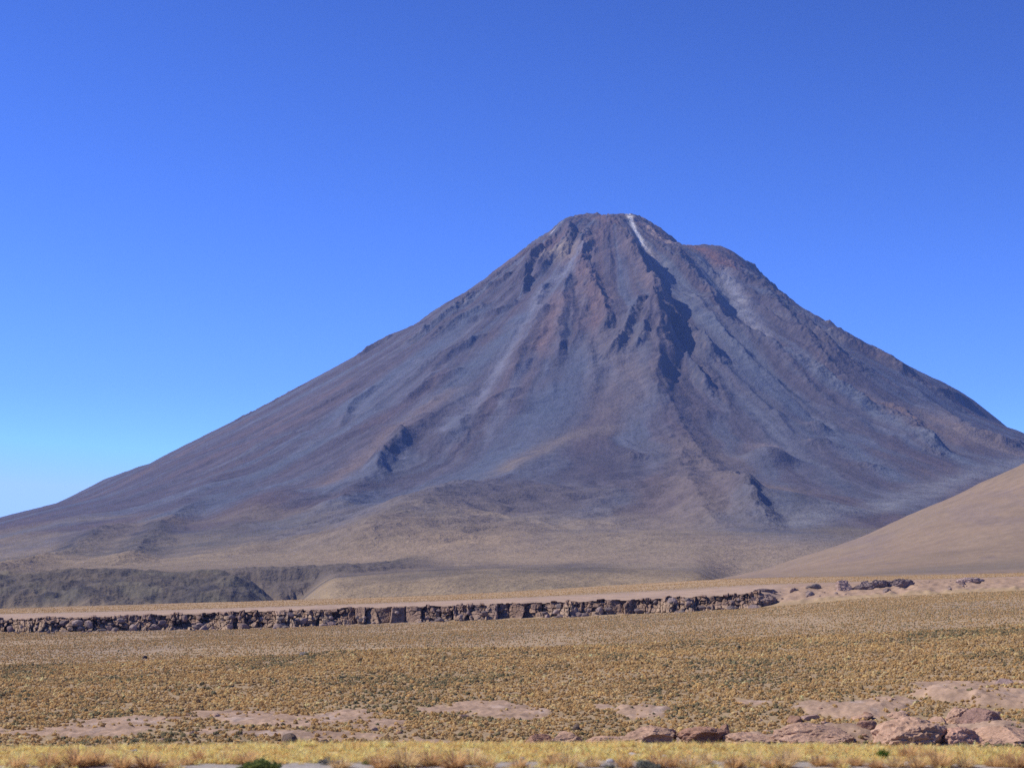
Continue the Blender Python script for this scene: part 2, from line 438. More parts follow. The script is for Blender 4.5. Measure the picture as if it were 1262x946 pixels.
paintline([(560,480),(500,522),(470,548),(400,600)], 50, (.18,.135,.115), .7, .3, 100)
paintline([(690,372),(680,400),(668,440)], 55, (.19,.125,.105), .7, .4, 80)
paintline([(720,440),(690,490),(650,540),(600,580),(520,610)], 140, (.098,.112,.148), .9, .25, 200)
paintline([(600,430),(570,480),(560,540)], 60, (.115,.125,.155), .5, .25, 200)
paintline([(760,430),(780,480),(760,510)], 120, (.155,.125,.115), .7, .3, 120)
paintline([(620,592),(660,566),(700,545),(745,530)], 70, (.17,.14,.12), .8, .4, 100)
paintline([(550,605),(500,618),(440,650)], 60, (.2,.2,.2), .6, .4, 100)
paintline([(560,640),(640,632),(700,618)], 170, (.125,.105,.10), .8, .3, 100)
paintline([(655,440),(625,490),(600,540)], 22, (.15,.155,.19), .6, .4, 120)
paintline([(520,440),(470,480),(420,520),(360,560)], 26, (.15,.15,.18), .6, .4, 120)
paintline([(390,545),(340,575),(280,605),(200,640)], 60, (.098,.11,.14), .7, .4, 150)
paintline([(300,520),(240,550),(180,580),(100,615)], 40, (.15,.11,.10), .6, .5, 120)
paintline([(430,470),(380,500),(320,535)], 30, (.15,.105,.095), .6, .5, 100)
paintline([(700,600),(760,575),(820,590)], 120, (.085,.075,.085), .6, .5, 90)
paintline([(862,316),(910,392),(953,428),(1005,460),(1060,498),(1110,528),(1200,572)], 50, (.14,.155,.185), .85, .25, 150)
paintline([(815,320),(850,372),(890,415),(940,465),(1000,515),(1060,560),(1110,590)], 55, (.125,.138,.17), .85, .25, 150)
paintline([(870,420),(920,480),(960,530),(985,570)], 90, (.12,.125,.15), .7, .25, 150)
paintline([(900,385),(960,425),(1040,473),(1110,508),(1140,535)], 60, (.185,.125,.10), .6, .5, 80)
paintline([(938,552),(948,556)], 50, (.25,.2,.18), .8, .3, 60)
paintline([(1160,520),(1200,540),(1262,560)], 130, (.2,.155,.13), .8, .3, 150)
paintline([(860,560),(880,600),(840,650)], 160, (.17,.135,.115), .7, .4, 120)
paintline([(930,615),(960,605)], 110, (.19,.15,.125), .7, .3, 120)
paintline([(985,650),(1060,632),(1150,600),(1262,568)], 70, (.2,.2,.21), .7, .4, 90)
paintline([(560,718),(640,714),(690,712)], 330, (.085,.075,.068), 1.0, .6, 110)
paintline([(650,704),(720,696),(790,700)], 300, (.095,.08,.072), .9, .7, 110)
paintline([(112,664),(78,682),(40,690),(-10,698)], 45, (.06,.056,.06), .8, .6, 60)  # painted shade: darkens the far-left scarp along its crest
paintline([(196,652),(172,672),(150,688)], 42, (.06,.056,.06), .8, .6, 60)  # same painted shade on the next scarp to the right
paintline([(0,690),(120,685),(240,672),(330,650)], 260, (.13,.115,.095), .6, .9, 160)
paintline([(600,650),(680,660),(760,650),(820,690),(860,700)], 260, (.27,.21,.14), .7, .5, 200)
paintline([(470,690),(560,680),(640,690)], 200, (.31,.23,.145), .75, .5, 160)
paintline([(840,690),(900,690),(960,680)], 160, (.29,.22,.15), .7, .4, 160)
paintline([(400,662),(445,650),(490,638),(545,622)], 150, (.135,.125,.13), .8, .4, 110)
paintline([(560,645),(640,640),(700,625)], 150, (.125,.105,.10), .7, .5, 110)
for m, kk, c in paint:
    col[m] = mixc(col[m], c, kk)
col = col * (1 - .22 * rock * (1 - np.clip(cr, -1, 1)))[:, None]  # crags darken where their relief runs low
rkv = sstep(.1, .5, fbm(X / 26, Y / 30, 3, 180))
col = mixc(col, (.26, .20, .17), rock * rkv * .35)
col = mixc(col, (.078, .068, .056), bluff * (.85 + .3 * fbm(X / 50, Y / 60, 3, 190)))
col = mixc(col, (.155, .135, .09), bluff * sstep(.0, .35, fbm(X / 70, Y / 110, 4, 192)) * .6)
col = mixc(col, (.036, .034, .040), bluff * sstep(.15, .4, fbm(X / 60, Y / 90, 4, 194)) * .7)
top = sstep(0, 100, Y - bd + bn) * sstep(900, 300, Y - bd) * (U < 560)
col = mixc(col, (.15, .118, .09), top * .6)
col = np.clip(col, .02, .9)
# outer skirt sinks below the plain
edge = sstep(.60, .75, np.abs(X / Y)); Z = Z - (edge * 260).astype(np.float32)
Z = Z - (sstep(2300, 1900, Y) * 40).astype(np.float32)
Z = Z - (28 * sstep(850, 915, CU + F * (X / Y) * CP) * sstep(4000, 3450, Y)).astype(np.float32)
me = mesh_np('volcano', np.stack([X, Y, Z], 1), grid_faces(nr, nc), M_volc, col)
volcano = tag(link('volcano', me), 'tall dark purple-brown volcano cone with a flat pale-streaked summit', 'volcano', kind='structure')
print('volcano', len(X), time.time() - T0)

# ------------------------------------------------------------------ right hill
def fan(rows, cols):
    Yq, Aq = np.meshgrid(rows, cols, indexing='ij')
    return (Yq * Aq).ravel(), Yq.ravel(), Yq.shape
hx, hy, shp = fan(np.concatenate([np.arange(1550, 3400, 10), np.arange(3400, 5500, 60)]), np.concatenate([np.arange(.085, .30, .0009), np.linspace(.302, .9, 70)]))
U = CU + F * (hx / hy) * CP
vs = np.interp(U, [840,880,900,950,1000,1050,1100,1150,1200,1262,1400,1700,2300,3000], [720,714.5,711,699,682,664.5,642,619,597,571,512,400,330,300])
zs = slope_of(vs) * 3300
zb = np.interp(U, [840,900,1000,1262,1800,3000], [14,18.5,21,26,30,30])
t = (hy - 1650) / (3300 - 1650)
g = np.where(t < 1, np.clip(t, 0, 1) ** 1.55 * (1 + .12 * np.clip(t, 0, 1) * (1 - np.clip(t, 0, 1))), 1 - .35 * (t - 1) ** 1.3)
hz = zb + (zs - zb) * g
hz = hz + (1.2 * fbm(hx / 28, hy / 60, 4, 205) + 3.5 * ridged(hx / 260 + hy / 900, hy / 900, 2, 206) + 2.5 * fbm(hx / 200, hy / 300, 4, 200) + 5 * fbm(hx / 600, hy / 600, 3, 203)) * sstep(0, .4, t)
hz = np.where(t < 0, zb - (1650 - hy) * .25, hz) - sstep(880, 845, U) * 60
hc = np.empty((len(hx), 3), np.float32); hc[:] = (.255, .185, .122)
hc = mixc(hc, (.27, .19, .125), sstep(-.2, .4, fbm(hx / 300, hy / 500, 4, 210)) * .6)
hc = mixc(hc, (.21, .158, .13), sstep(0, .4, fbm(hx / 90, hy / 700, 4, 213)) * .5)
hc = mixc(hc, (.17, .137, .10), sstep(.02, .1, t) * sstep(.26, .12, t) * sstep(980, 1150, U) * .7)
hc = hc * (1 + .22 * fbm(hx / 16, hy / 22, 4, 216, .7) + .12 * fbm(hx / 180, hy / 90, 4, 218))[:, None]
hc = mixc(hc, (.20, .15, .13), sstep(.25, .5, fbm(hx / 60, hy / 40, 4, 219)) * .5)
me = mesh_np('hill', np.stack([hx, hy, hz], 1), grid_faces(*shp), M_hill, hc)
tag(link('hill', me), 'smooth tan hillside rising to the right in front of the volcano', 'hill', kind='structure')

# ------------------------------------------------------------------ ground sheet (polar, one sheet)
dr = np.concatenate([np.geomspace(1.5, 42, 26), np.arange(42.5, 60, .35), np.arange(60, 150, 3), np.arange(150, 345, .55),
                     np.arange(345, 700, 2.0), np.arange(700, 780, 1.0), np.geomspace(780, 3000, 130), np.geomspace(3050, 16000, 26)])
ph = np.concatenate([np.linspace(-math.pi, -.36, 60)[:-1], np.arange(-.36, .36, .00095), np.linspace(.36, math.pi, 60)[1:]])
TOPV = ([-400,0,130,300,430,640,780,925,950,1040,1120,1262,1700], [765,762.5,758.5,753,748.5,742.5,737.5,730.5,725,721.5,716.5,712,706])
FOOTV = ([-400,0,130,300,420,640,780,935,1040,1120,1262,1700], [781,779,778,775,770.5,762.5,757,748.5,739,733,727,715])
CREST = ([-400,0,200,420,640,780,1000,1262,1700], [828,822,812.5,803,796.5,792.5,784,768,750])
def control(u, cosr, d):
    """terrain height from control rows; d radial distance, cosr = cos(azimuth)"""
    zf = lambda v, dd: slope_of(v) * dd * cosr
    ones = np.ones_like(u)
    Rws = [(0, -4.0 * ones), (42, -4.0 * ones), (52.6, -4.02 * ones), (55, -4.15 * ones), (70, -6.2 * ones), (110, -10.3 * ones)]
    Rws += [(150, zf(924 * ones, 150))]
    z3 = zf(np.interp(u, *CREST), 335)
    Rws += [(335, z3), (372, z3 - 2.6)]
    Rws += [(405, zf(np.interp(u, *CREST) + 4, 405))]
    zft = zf(np.interp(u, *FOOTV), 700); Rws += [(700, zft)]
    ztp = zf(np.interp(u, *TOPV), 712)
    iscl = sstep(965, 930, u)
    Rws += [(709, zft + (ztp - zft) * (.12 + .1 * (1 - iscl)))]
    Rws += [(714, iscl * (ztp - .2) + (1 - iscl) * (zft + (ztp - zft) * .35))]
    Rws += [(760, iscl * zf(np.interp(u, *TOPV) - 1.5, 760) + (1 - iscl) * zf(np.interp(u, *TOPV), 760))]
    Rws += [(950, zf(np.interp(u, [-400,0,240,480,700,860,925,1040,1262,1700], [761,757.5,752,744,735,726.5,722,718,710.5,702]), 950))]
    z15 = zf(np.interp(u, [-400,0,200,360,480,600,720,860,900,1000,1262,1700], [755,750,744.5,739,735.5,731,723,714,712.5,711,705.5,698]), 1500)
    Rws += [(1500, z15), (2000, z15 - 9), (3000, -22 * ones), (16000, -30 * ones), (99999, -30 * ones)]
    ds = np.array([r[0] for r in Rws]); zz = np.stack([r[1] for r in Rws])
    i = np.clip(np.searchsorted(ds, d, side='right') - 1, 0, len(ds) - 2)
    tt = (d - ds[i]) / (ds[i + 1] - ds[i])
    idx = np.arange(len(u))
    return zz[i, idx] * (1 - tt) + zz[i + 1, idx] * tt

DR, PH = np.meshgrid(dr, ph, indexing='ij'); gsh = DR.shape
d = DR.ravel(); p = PH.ravel()
gx = d * np.sin(p); gy = d * np.cos(p)
uu = np.where(np.abs(p) < 1.0, CU + F * np.tan(np.clip(p, -1, 1)) * CP, np.where(p > 0, 5000, -5000))
gz = control(np.clip(uu, -400, 1700), np.cos(np.clip(np.abs(p), 0, .45)), d)
def sm(a): return a
near = sstep(60, 42, d)
gz = gz + .035 * fbm(gx / 1.1, gy / 1.1, 3, 300) * near
hs = sstep(110, 160, d) * sstep(420, 330, d)
gz = gz + hs * (.28 * fbm(gx / 9, gy / 9, 4, 310) + .7 * fbm(gx / 45, gy / 45, 2, 314))
gz = gz + sstep(380, 420, d) * sstep(1200, 700, d) * .3 * fbm(gx / 20, gy / 20, 4, 316)
bank = sstep(935, 980, uu) * sstep(699, 706, d) * sstep(790, 740, d)
gz = gz + bank * (1.3 * ridged(gx / 7, gy / 12, 4, 320))
gz = gz + sstep(1000, 1400, d) * sstep(2500, 1700, d) * 1.5 * fbm(gx / 120, gy / 120, 3, 322)
# rock domes of the right foreground
DOMES = [(1052,876,62,9,.6),(1172,860,42,12,1.1),(1235,868,40,10,.8),(1030,908,62,10,1.0),(1130,905,50,9,.9),(1225,903,60,9,.9),(925,912,60,7,.7),(790,912,60,6,.7),(790,872,26,5,.5)]
def px_to_ground(u, v, d0=100., d1=1600.):
    """plan point of the ground at photo pixel (u,v): march the analytic sheet"""
    t = np.concatenate([np.arange(d0, min(d1, 345), .25), np.arange(max(d0, 345), d1, 1.0)]) if d1 > 345 else np.arange(d0, d1, .05)
    xx = t * float(tan_of(u, v)); rr = np.hypot(xx, t); un = np.full_like(t, CU + F * float(tan_of(u, v)) * CP)
    zz = control(un, t / rr, rr)
    ray = t * float(slope_of(v))
    h = np.nonzero(ray < zz)[0]; i = h[0] if len(h) else len(t) - 1
    return float(xx[i]), float(t[i]), float(zz[i])
rockm = np.zeros_like(gx)
for (u, v, wu, hv, hm) in DOMES:
    x0, y0, z0 = px_to_ground(u, v)
    rx = wu / F * y0
    x1, y1, z1 = px_to_ground(u, v - hv); x2, y2, z2 = px_to_ground(u, v + hv)
    ry = max(abs(y1 - y2) * .42, 3.0)
    wxx = gx + 1.6 * fbm(gx / 5, gy / 5, 3, 330); wyy = gy + 1.6 * fbm(gx / 5, gy / 5, 3, 331)
    q = np.hypot((wxx - x0) / rx, (wyy - y0) / ry)
    f = np.clip(1 - q ** 2, 0, 1) ** .7
    gz = gz + f * (.5 * hm + hm * .5 * (ridged(gx / 4.5, gy / 9, 4, 332, .6)) * sstep(0, .3, f))
    rockm = np.maximum(rockm, sstep(1.08, .9, q))
# bare patches
BARE = [(60,902,110,6),(150,892,60,9),(110,900,80,7),(290,880,60,7),(345,888,85,10),(420,882,50,10),(370,906,110,5),(250,905,40,5),(560,872,40,4),(630,875,42,10),(600,868,40,4),
        (470,892,40,8),(505,912,45,4),(790,874,26,8),(745,868,14,4),(925,867,18,4),(1050,876,62,13),(1100,868,40,6),(1185,854,50,16),(1240,862,40,20),(1020,910,80,16),(1130,905,60,16),(1220,900,60,14),(930,912,60,7),(790,915,70,5),(1210,846,60,5)]
bare = np.zeros_like(gx)
vv = HOR - F * (gz / gy) ; vv = np.where(gy > 100, vv, 0)
hsel = np.nonzero((d > 140) & (d < 345) & (np.abs(p) < .4))[0]
nz1 = fbm(gx[hsel] / 6, gy[hsel] / 9, 4, 340); nz2 = fbm(gx[hsel] / 1.6, gy[hsel] / 2.5, 2, 344)
for (u, v, ru, rv) in BARE:
    x0, y0, z0 = px_to_ground(u, v); xa, ya, za = px_to_ground(u, v - rv); xb, yb, zb_ = px_to_ground(u, min(v + rv, 922))
    q = np.hypot((gx[hsel] - x0) / (ru / F * y0), (gy[hsel] - y0) / max((ya - yb) / 2, 3)) + 1.0 * nz1 + .35 * nz2
    bare[hsel] = np.maximum(bare[hsel], sstep(1.1, .8, q))
bare = np.maximum(bare, rockm)
gz = gz + bare * hs * (.16 * ridged(gx / 1.8, gy / 2.6, 3, 334, .6) + .10 * fbm(gx / .7, gy / 1.0, 2, 336))
GZ = gz.reshape(gsh)
BAREG = bare.reshape(gsh)

gc = np.empty((len(gx), 3), np.float32); gc[:] = (.27, .20, .125)
n1 = fbm(gx / 30, gy / 60, 4, 350)
gc = mixc(gc, (.36, .33, .30), near)                                        # gravel by the grass strip
gc = mixc(gc, (.62, .47, .20), sstep(47.6, 48.6, d + .9 * fbm(gx / 2.2, gy / 2.2, 3, 352)) * sstep(60, 55, d) * .8)
gc = mixc(gc, (.34, .245, .14), hs * .9)
gc = mixc(gc, (.385, .262, .178), bare)
gc = mixc(gc, (.25, .17, .12), bare * sstep(-.1, .4, fbm(gx / 2.2, gy / 6, 5, 351, .65)) * .75)
gc = gc * (1 + .3 * bare * fbm(gx / .8, gy / 1.6, 3, 355, .6))[:, None]
gc = mixc(gc, (.46, .35, .28), bare * sstep(.15, .45, fbm(gx / 3, gy / 9, 4, 353)) * .7)
gc = mixc(gc, (.36, .26, .155), sstep(345, 400, d) * sstep(900, 700, d))
gc = mixc(gc, (.25, .19, .14), sstep(345, 400, d) * sstep(720, 690, d) * sstep(-.1, .3, fbm(gx / 45, gy / 90, 4, 354)) * .45)
gc = mixc(gc, (.42, .29, .155), sstep(560, 640, d + 40 * n1) * sstep(720, 690, d) * sstep(800, 1000, uu) * .6)
fl_ = sstep(640, 690, d + 12 * fbm(gx / 12, gy / 12, 3, 356)) * sstep(712, 700, d) * sstep(700, 300, uu)
gc = mixc(gc, (.29, .21, .155), fl_ * .7)
ap = sstep(704, 710, d) * sstep(1060, 930, d + 60 * fbm(gx / 40, gy / 40, 4, 358))
gc = mixc(gc, (.41, .29, .205), ap)
gc = mixc(gc, (.30, .215, .165), ap * sstep(-.05, .3, fbm(gx / 12, gy / 60, 4, 357)) * .6)
gc = mixc(gc, (.34, .23, .155), ap * sstep(940, 980, uu) * .8)
gc = mixc(gc, (.40, .275, .15), sstep(1000, 1100, d + 60 * fbm(gx / 40, gy / 40, 4, 358)))
gc = mixc(gc, (.32, .23, .145), sstep(1100, 1500, d) * sstep(-.1, .4, fbm(gx / 150, gy / 200, 4, 360)) * .6)
gc = gc * (1 + .16 * fbm(gx / 3, gy / 3, 3, 362) + .10 * fbm(gx / 14, gy / 20, 3, 364))[:, None]
me = mesh_np('ground', np.stack([gx, gy, gz], 1), grid_faces(*gsh), M_ground, gc)
tag(link('ground', me), 'dry desert ground of sand, gravel and bare pink rock', 'ground', kind='structure')
print('ground', len(gx), time.time() - T0)

def gsample(x, y, G=None):
    G = GZ if G is None else G
    r = np.hypot(x, y); a = np.arctan2(x, y)
    i = np.clip(np.searchsorted(dr, r) - 1, 0, len(dr) - 2); j = np.clip(np.searchsorted(ph, a) - 1, 0, len(ph) - 2)
    ti = (r - dr[i]) / (dr[i + 1] - dr[i]); tj = (a - ph[j]) / (ph[j + 1] - ph[j])
    return (G[i, j] * (1 - ti) * (1 - tj) + G[i + 1, j] * ti * (1 - tj) + G[i, j + 1] * (1 - ti) * tj + G[i + 1, j + 1] * ti * tj)

# ------------------------------------------------------------------ cliff
ns, nh = 2600, 46
ps = np.linspace(float(math.atan(tan_of(-330))), float(math.atan(tan_of(938))), ns)
hh = np.linspace(-.12, 1, nh)
S, Hh = np.meshgrid(ps, hh, indexing='ij')
uS = CU + F * np.tan(S) * CP
zbot = slope_of(np.interp(uS, *FOOTV)) * 700 * np.cos(S); ztop = slope_of(np.interp(uS, *TOPV)) * 712 * np.cos(S)
Hm = ztop - zbot; zc = zbot + Hm * Hh
arc = S * 705.0
def cells(a, b, ca, cb, seed):
    """blocky cell noise: value and tilt of the nearest jittered cell, plus edge distance"""
    ga = np.floor(a / ca); gb = np.floor(b / cb)
    best = np.full(a.shape, 1e9); sec = np.full(a.shape, 1e9); val = np.zeros(a.shape); ta = np.zeros(a.shape); tb = np.zeros(a.shape)
    for i in (-1, 0, 1):
        for j in (-1, 0, 1):
            ia = (ga + i).astype(np.int64); ib = (gb + j).astype(np.int64)
            h = PERM[(PERM[(ia + seed) & 255] + ib) & 255]; h2 = PERM[(h + 77) & 255]; h3 = PERM[(h2 + 31) & 255]; h4 = PERM[(h3 + 5) & 255]
            pa = (ia + .15 + .7 * h / 255) * ca; pb = (ib + .15 + .7 * h2 / 255) * cb
            q = np.hypot((a - pa) / ca, (b - pb) / cb)
            m = q < best
            sec = np.where(m, best, np.minimum(sec, q)); 
            val = np.where(m, h3 / 255, val); ta = np.where(m, (a - pa) * (h4 / 255 - .5) * 2, ta); tb = np.where(m, (b - pb) * (h / 255 - .5), tb)
            best = np.where(m, q, best)
    return val, ta, tb, sec - best
wz = zc + .5 * fbm(arc / 3, zc / 3, 3, 400); wa = arc + .6 * fbm(arc / 3, zc / 3, 3, 401) + 5 * fbm(arc / 16, arc * 0, 3, 402)
v1, ta1, tb1, e1 = cells(wa, wz, 5.5, 9.0, 3)
v2, ta2, tb2, e2 = cells(wa * (1 + 0), wz, 1.55, 1.35, 57)
v3, ta3, tb3, e3 = cells(wa + 3.3, wz + 1.1, 3.4, 3.2, 91)
smooth_u = np.interp(uS, [-400,120,150,190,420,448,505,525,590,612,650,680,735,752,775,800,940], [.0,.05,.4,.05,.1,.85,.85,.15,.2,.8,.75,.1,.15,.8,.7,.1,.0])     # where tall clean faces stand
rub = 1 - smooth_u
out = (2.6 + 3.2 * smooth_u) * (v1 - .4) + 1.0 * ta1 * smooth_u + rub * (3.4 * (v3 - .5) + .5 * ta3) + rub * (2.6 * (v2 - .5) + .9 * ta2 + .6 * tb2 - .9 * np.clip(.25 - e2, 0, .25) * 4) - 1.2 * np.clip(.12 - e1, 0, .12) * 6
out += .35 * fbm(arc / 1.2, zc / 1.2, 3, 405) + 3.0 * fbm(arc / 38, arc * 0, 3, 408)
coll = sstep(.0, .35, fbm(arc / 24, arc * 0 + .5, 3, 409)) * (.3 + .7 * rub)      # collapsed stretches
talus = (1 - np.clip(Hh, 0, 1)) ** (1.6 - .8 * coll) * (2.8 + 3.2 * rub + 5 * coll)
out += talus + (1 - Hh) * 1.2
out = out * (1 - .55 * sstep(.93, 1, Hh))
rad = 708.5 - out
zc = zc + np.where(Hh > .8, (1.1 * (v2 - .6) + .9 * fbm(arc / 9, arc * 0, 3, 407)) * (Hh - .8) * 5 * (.35 + .65 * rub), 0) + np.where(Hh > .9, .5 * fbm(arc / 4, arc * 0 + 1, 4, 406) * (Hh - .9) * 10, 0) - .3 * sstep(.4, .0, Hh)
# last row tucks back into the plateau
cx = rad * np.sin(S); cy = rad * np.cos(S)
cx2 = np.concatenate([cx, (716 * np.sin(S[:, :1]))], 1); cy2 = np.concatenate([cy, 716 * np.cos(S[:, :1])], 1)
zl = gsample(cx2[:, -1], cy2[:, -1]) - .35
cz2 = np.concatenate([zc, zl[:, None]], 1)
cc = np.empty(cx2.shape + (3,), np.float32); cc[:] = (.255, .168, .118)
v2p = np.concatenate([v2, v2[:, -1:]], 1); v1p = np.concatenate([v1, v1[:, -1:]], 1)
cc = cc * (.7 + .5 * v2p)[..., None]
cc = mixc(cc, (.38, .27, .21), np.clip(v1p * 1.6 - .9, 0, 1) * .7)
soil = np.concatenate([np.clip(coll * 1.2, 0, 1) * sstep(1.0, .45, Hh), np.zeros((ns, 1))], 1) + np.concatenate([sstep(.42, .05, Hh) * rub * .9, np.zeros((ns, 1))], 1)
cc = mixc(cc, (.36, .255, .17), np.clip(soil * (.7 + .8 * np.concatenate([v2, v2[:, -1:]], 1)), 0, .9))
me = mesh_np('cliff', np.stack([cx2.ravel(), cy2.ravel(), cz2.ravel()], 1), grid_faces(ns, nh + 1), M_cliff, cc.reshape(-1, 3), smooth=False)
tag(link('cliff', me), 'long low cliff of broken dark rock edging the plateau', 'cliff', kind='structure')

# ------------------------------------------------------------------ boulders
import bmesh
def rock_mesh(name, seed, sub, sx, sy, sz, colr, mat, cuts=9, hollow=None, nz=.10, smooth=False, crk=0.0):
    r = np.random.default_rng(seed)
    bm = bmesh.new(); bmesh.ops.create_icosphere(bm, subdivisions=sub, radius=1)
    P = np.array([v.co[:] for v in bm.verts]); Fc = np.array([[v.index for v in f.verts] for f in bm.faces]); bm.free()
    for _ in range(cuts):
        n = r.normal(size=3); n[2] *= .7; n /= np.linalg.norm(n); k = r.uniform(.55, .88)
        q = P @ n; P -= np.clip(q - k, 0, None)[:, None] * n[None, :]
    if hollow is not None:                       # an undercut scooped out of the side
        hcx, hcy, hcz, hr = hollow
        dv = P - np.array([hcx, hcy, hcz]); dist = np.linalg.norm(dv, axis=1)
        m = dist < hr
        P[m] = np.array([hcx, hcy, hcz]) + dv[m] / (dist[m][:, None] + 1e-6) * hr * .98
    P += P * (nz * fbm(P[:, 0] * 2.2 + seed, P[:, 1] * 2.2 + P[:, 2] * 1.7, 4, seed % 50))[:, None]
    P += P * (nz * .5 * ridged(P[:, 0] * 4 + P[:, 2] * 2, P[:, 1] * 4 + P[:, 2] * 5, 3, seed % 40))[:, None]
    if crk:
        aq = P[:, 0] * sx; bq = P[:, 2] * sz * 1.4 + P[:, 1] * sy * .6
        vq, tq, uq_, eq = cells(aq + .5 * fbm(aq / 1.2, bq / 1.2, 3, seed), bq + .5 * fbm(aq / 1.2, bq / 1.2, 3, seed + 1), 3.2, 1.3, seed)
        P = P * (1 - crk * np.clip(.16 - eq, 0, .16) / .16 + crk * .9 * (vq - .5))[:, None]
    P = P * np.array([sx, sy, sz]) 
    c = np.tile(np.array(colr, np.float32), (len(P), 1)) * (1 + .22 * fbm(P[:, 0] * 1.3 / max(sx, .5) + seed, P[:, 2] * 2.5 / max(sz, .3) + P[:, 1], 3, 9))[:, None]
    return mesh_np(name, P, Fc, mat, c, smooth=smooth)

PINK = (.41, .262, .178); BRN = (.30, .17, .112); DRK = (.12, .085, .065)
# (name, u, v_base, width px, height px, depth m, colour, label, hollow, seed)
OUT = [
 ('rock_outcrop', 798, 921, 78, 24, 4.0, PINK, 'pink rock hump with a deep dark hollow under its brow, left of the twin hollows', (.42,-.95,.05,.62), 11),
 ('rock_outcrop', 868, 921, 60, 23, 3.6, BRN, 'reddish brown rock with a rounded dark hollow on its right face', (.35,-.95,.1,.7), 12),
 ('rock_slab', 705, 920, 58, 15, 3.0, PINK, 'low pink slab at the left end of the rock outcrop row', None, 13),
 ('rock_slab', 668, 919, 34, 13, 2.0, BRN, 'small brown wedge rock leaning at the far left of the outcrop row', None, 14),
 ('rock_slab', 750, 921, 54, 12, 2.6, PINK, 'flat pink slab between the leftmost slabs and the hollowed rock', None, 15),
 ('rock_slab', 928, 921, 74, 17, 4.2, PINK, 'low pink whaleback rock to the right of the twin hollows', None, 16),
 ('boulder', 895, 905, 15, 11, 1.0, BRN, 'small brown boulder perched above the whaleback rock', None, 17),
 ('rock_outcrop', 1012, 924, 100, 31, 6.0, PINK, 'big pink domed rock with vertical cracks on its left shoulder', (.62,-.95,-.35,.42), 18),
 ('boulder', 1067, 906, 30, 16, 2.0, BRN, 'brown boulder wedged behind the right end of the big dome', None, 19),
 ('rock_slab', 1130, 924, 84, 33, 5.0, PINK, 'large tilted pink slab right of the green bush', None, 20),
 ('boulder', 1187, 893, 38, 18, 2.4, PINK, 'pink boulder with a dark right side next to the brown dome', None, 21),
 ('boulder', 1212, 896, 46, 20, 3.2, (.26,.16,.125), 'smooth dark brown domed boulder among the pink rocks', None, 22),
 ('boulder', 1187, 920, 46, 20, 2.6, (.42,.25,.18), 'reddish boulder between the tilted slab and the right edge', None, 23),
 ('rock_slab', 1248, 917, 72, 25, 5.0, PINK, 'pale pink slab cut off by the right edge of the picture', None, 24),
 ('boulder', 1110, 886, 26, 8, 2.0, PINK, 'flat pink rock on top of the large tilted slab', None, 25),
 ('boulder', 1160, 896, 24, 12, 1.6, PINK, 'small pink block in the gap left of the brown dome', None, 26),
 ('boulder', 356, 917, 24, 12, 1.2, DRK, 'dark peaked rock behind the yellow grass, left half of the picture', None, 27),
 ('boulder', 396, 917, 17, 7, 1.0, DRK, 'low dark rock just right of the dark peaked rock', None, 28),
 ('boulder', 240, 909, 15, 9, 1.0, (.13,.09,.08), 'dark block with a pale foot on the bare strip, leftmost of the dark rocks', None, 29),
 ('boulder', 712, 896, 10, 4, .7, DRK, 'dark rock among the tussocks above the outcrop row', None, 30),
 ('boulder', 1228, 922, 40, 12, 2.0, PINK, 'low pink rock under the right edge slab', None, 31),
 ('boulder', 975, 921, 30, 16, 2.0, BRN, 'brown rock against the left foot of the big dome', None, 32),
 ('boulder', 178, 812, 6, 4, 1.2, DRK, 'lone dark boulder on the crest of the tussock slope at left', None, 33),
 ('boulder', 374, 806, 9, 3, 1.2, (.2,.17,.15), 'flat grey boulder on the crest of the tussock slope', None, 34),
 ('boulder', 1100, 866, 16, 6, 1.5, PINK, 'pale boulder at the upper edge of the bare rock patch', None, 35),
 ('boulder', 1240, 845, 24, 8, 2.2, (.27,.19,.165), 'broad low boulder far up the right slope near the picture edge', None, 36),
]
for (nm, u, vb, w, hpx, dep, colr, lab, hol, sd) in OUT:
    x0, y0, z0 = px_to_ground(u, vb) if vb < 921 else px_to_ground(u, 920)
    z0 = float(gsample(np.array([x0]), np.array([y0]))[0])
    zt = float(slope_of(vb - hpx)) * y0; zbse = float(slope_of(vb)) * y0
    sx = w / F * y0 / 2 * 1.12; hgt = max(zt - min(zbse, z0), .2)
    sz = hgt / 1.45 if hol else hgt * 1.05
    if not hol: dep *= 1.55; sx *= 1.08
    me = rock_mesh(nm, sd, 5 if w > 30 else 3, sx, dep * .6 * 1.1, sz * .98, colr, M_rock, cuts=10, hollow=hol, nz=.14, smooth=False, crk=.06)
    o = link(nm, me); o.location = (x0, y0 + dep * .3, zt - sz * .88)
    o.rotation_euler.z = random.uniform(-.15, .15)
    tag(o, lab, 'rock' if nm != 'boulder' else 'boulder')

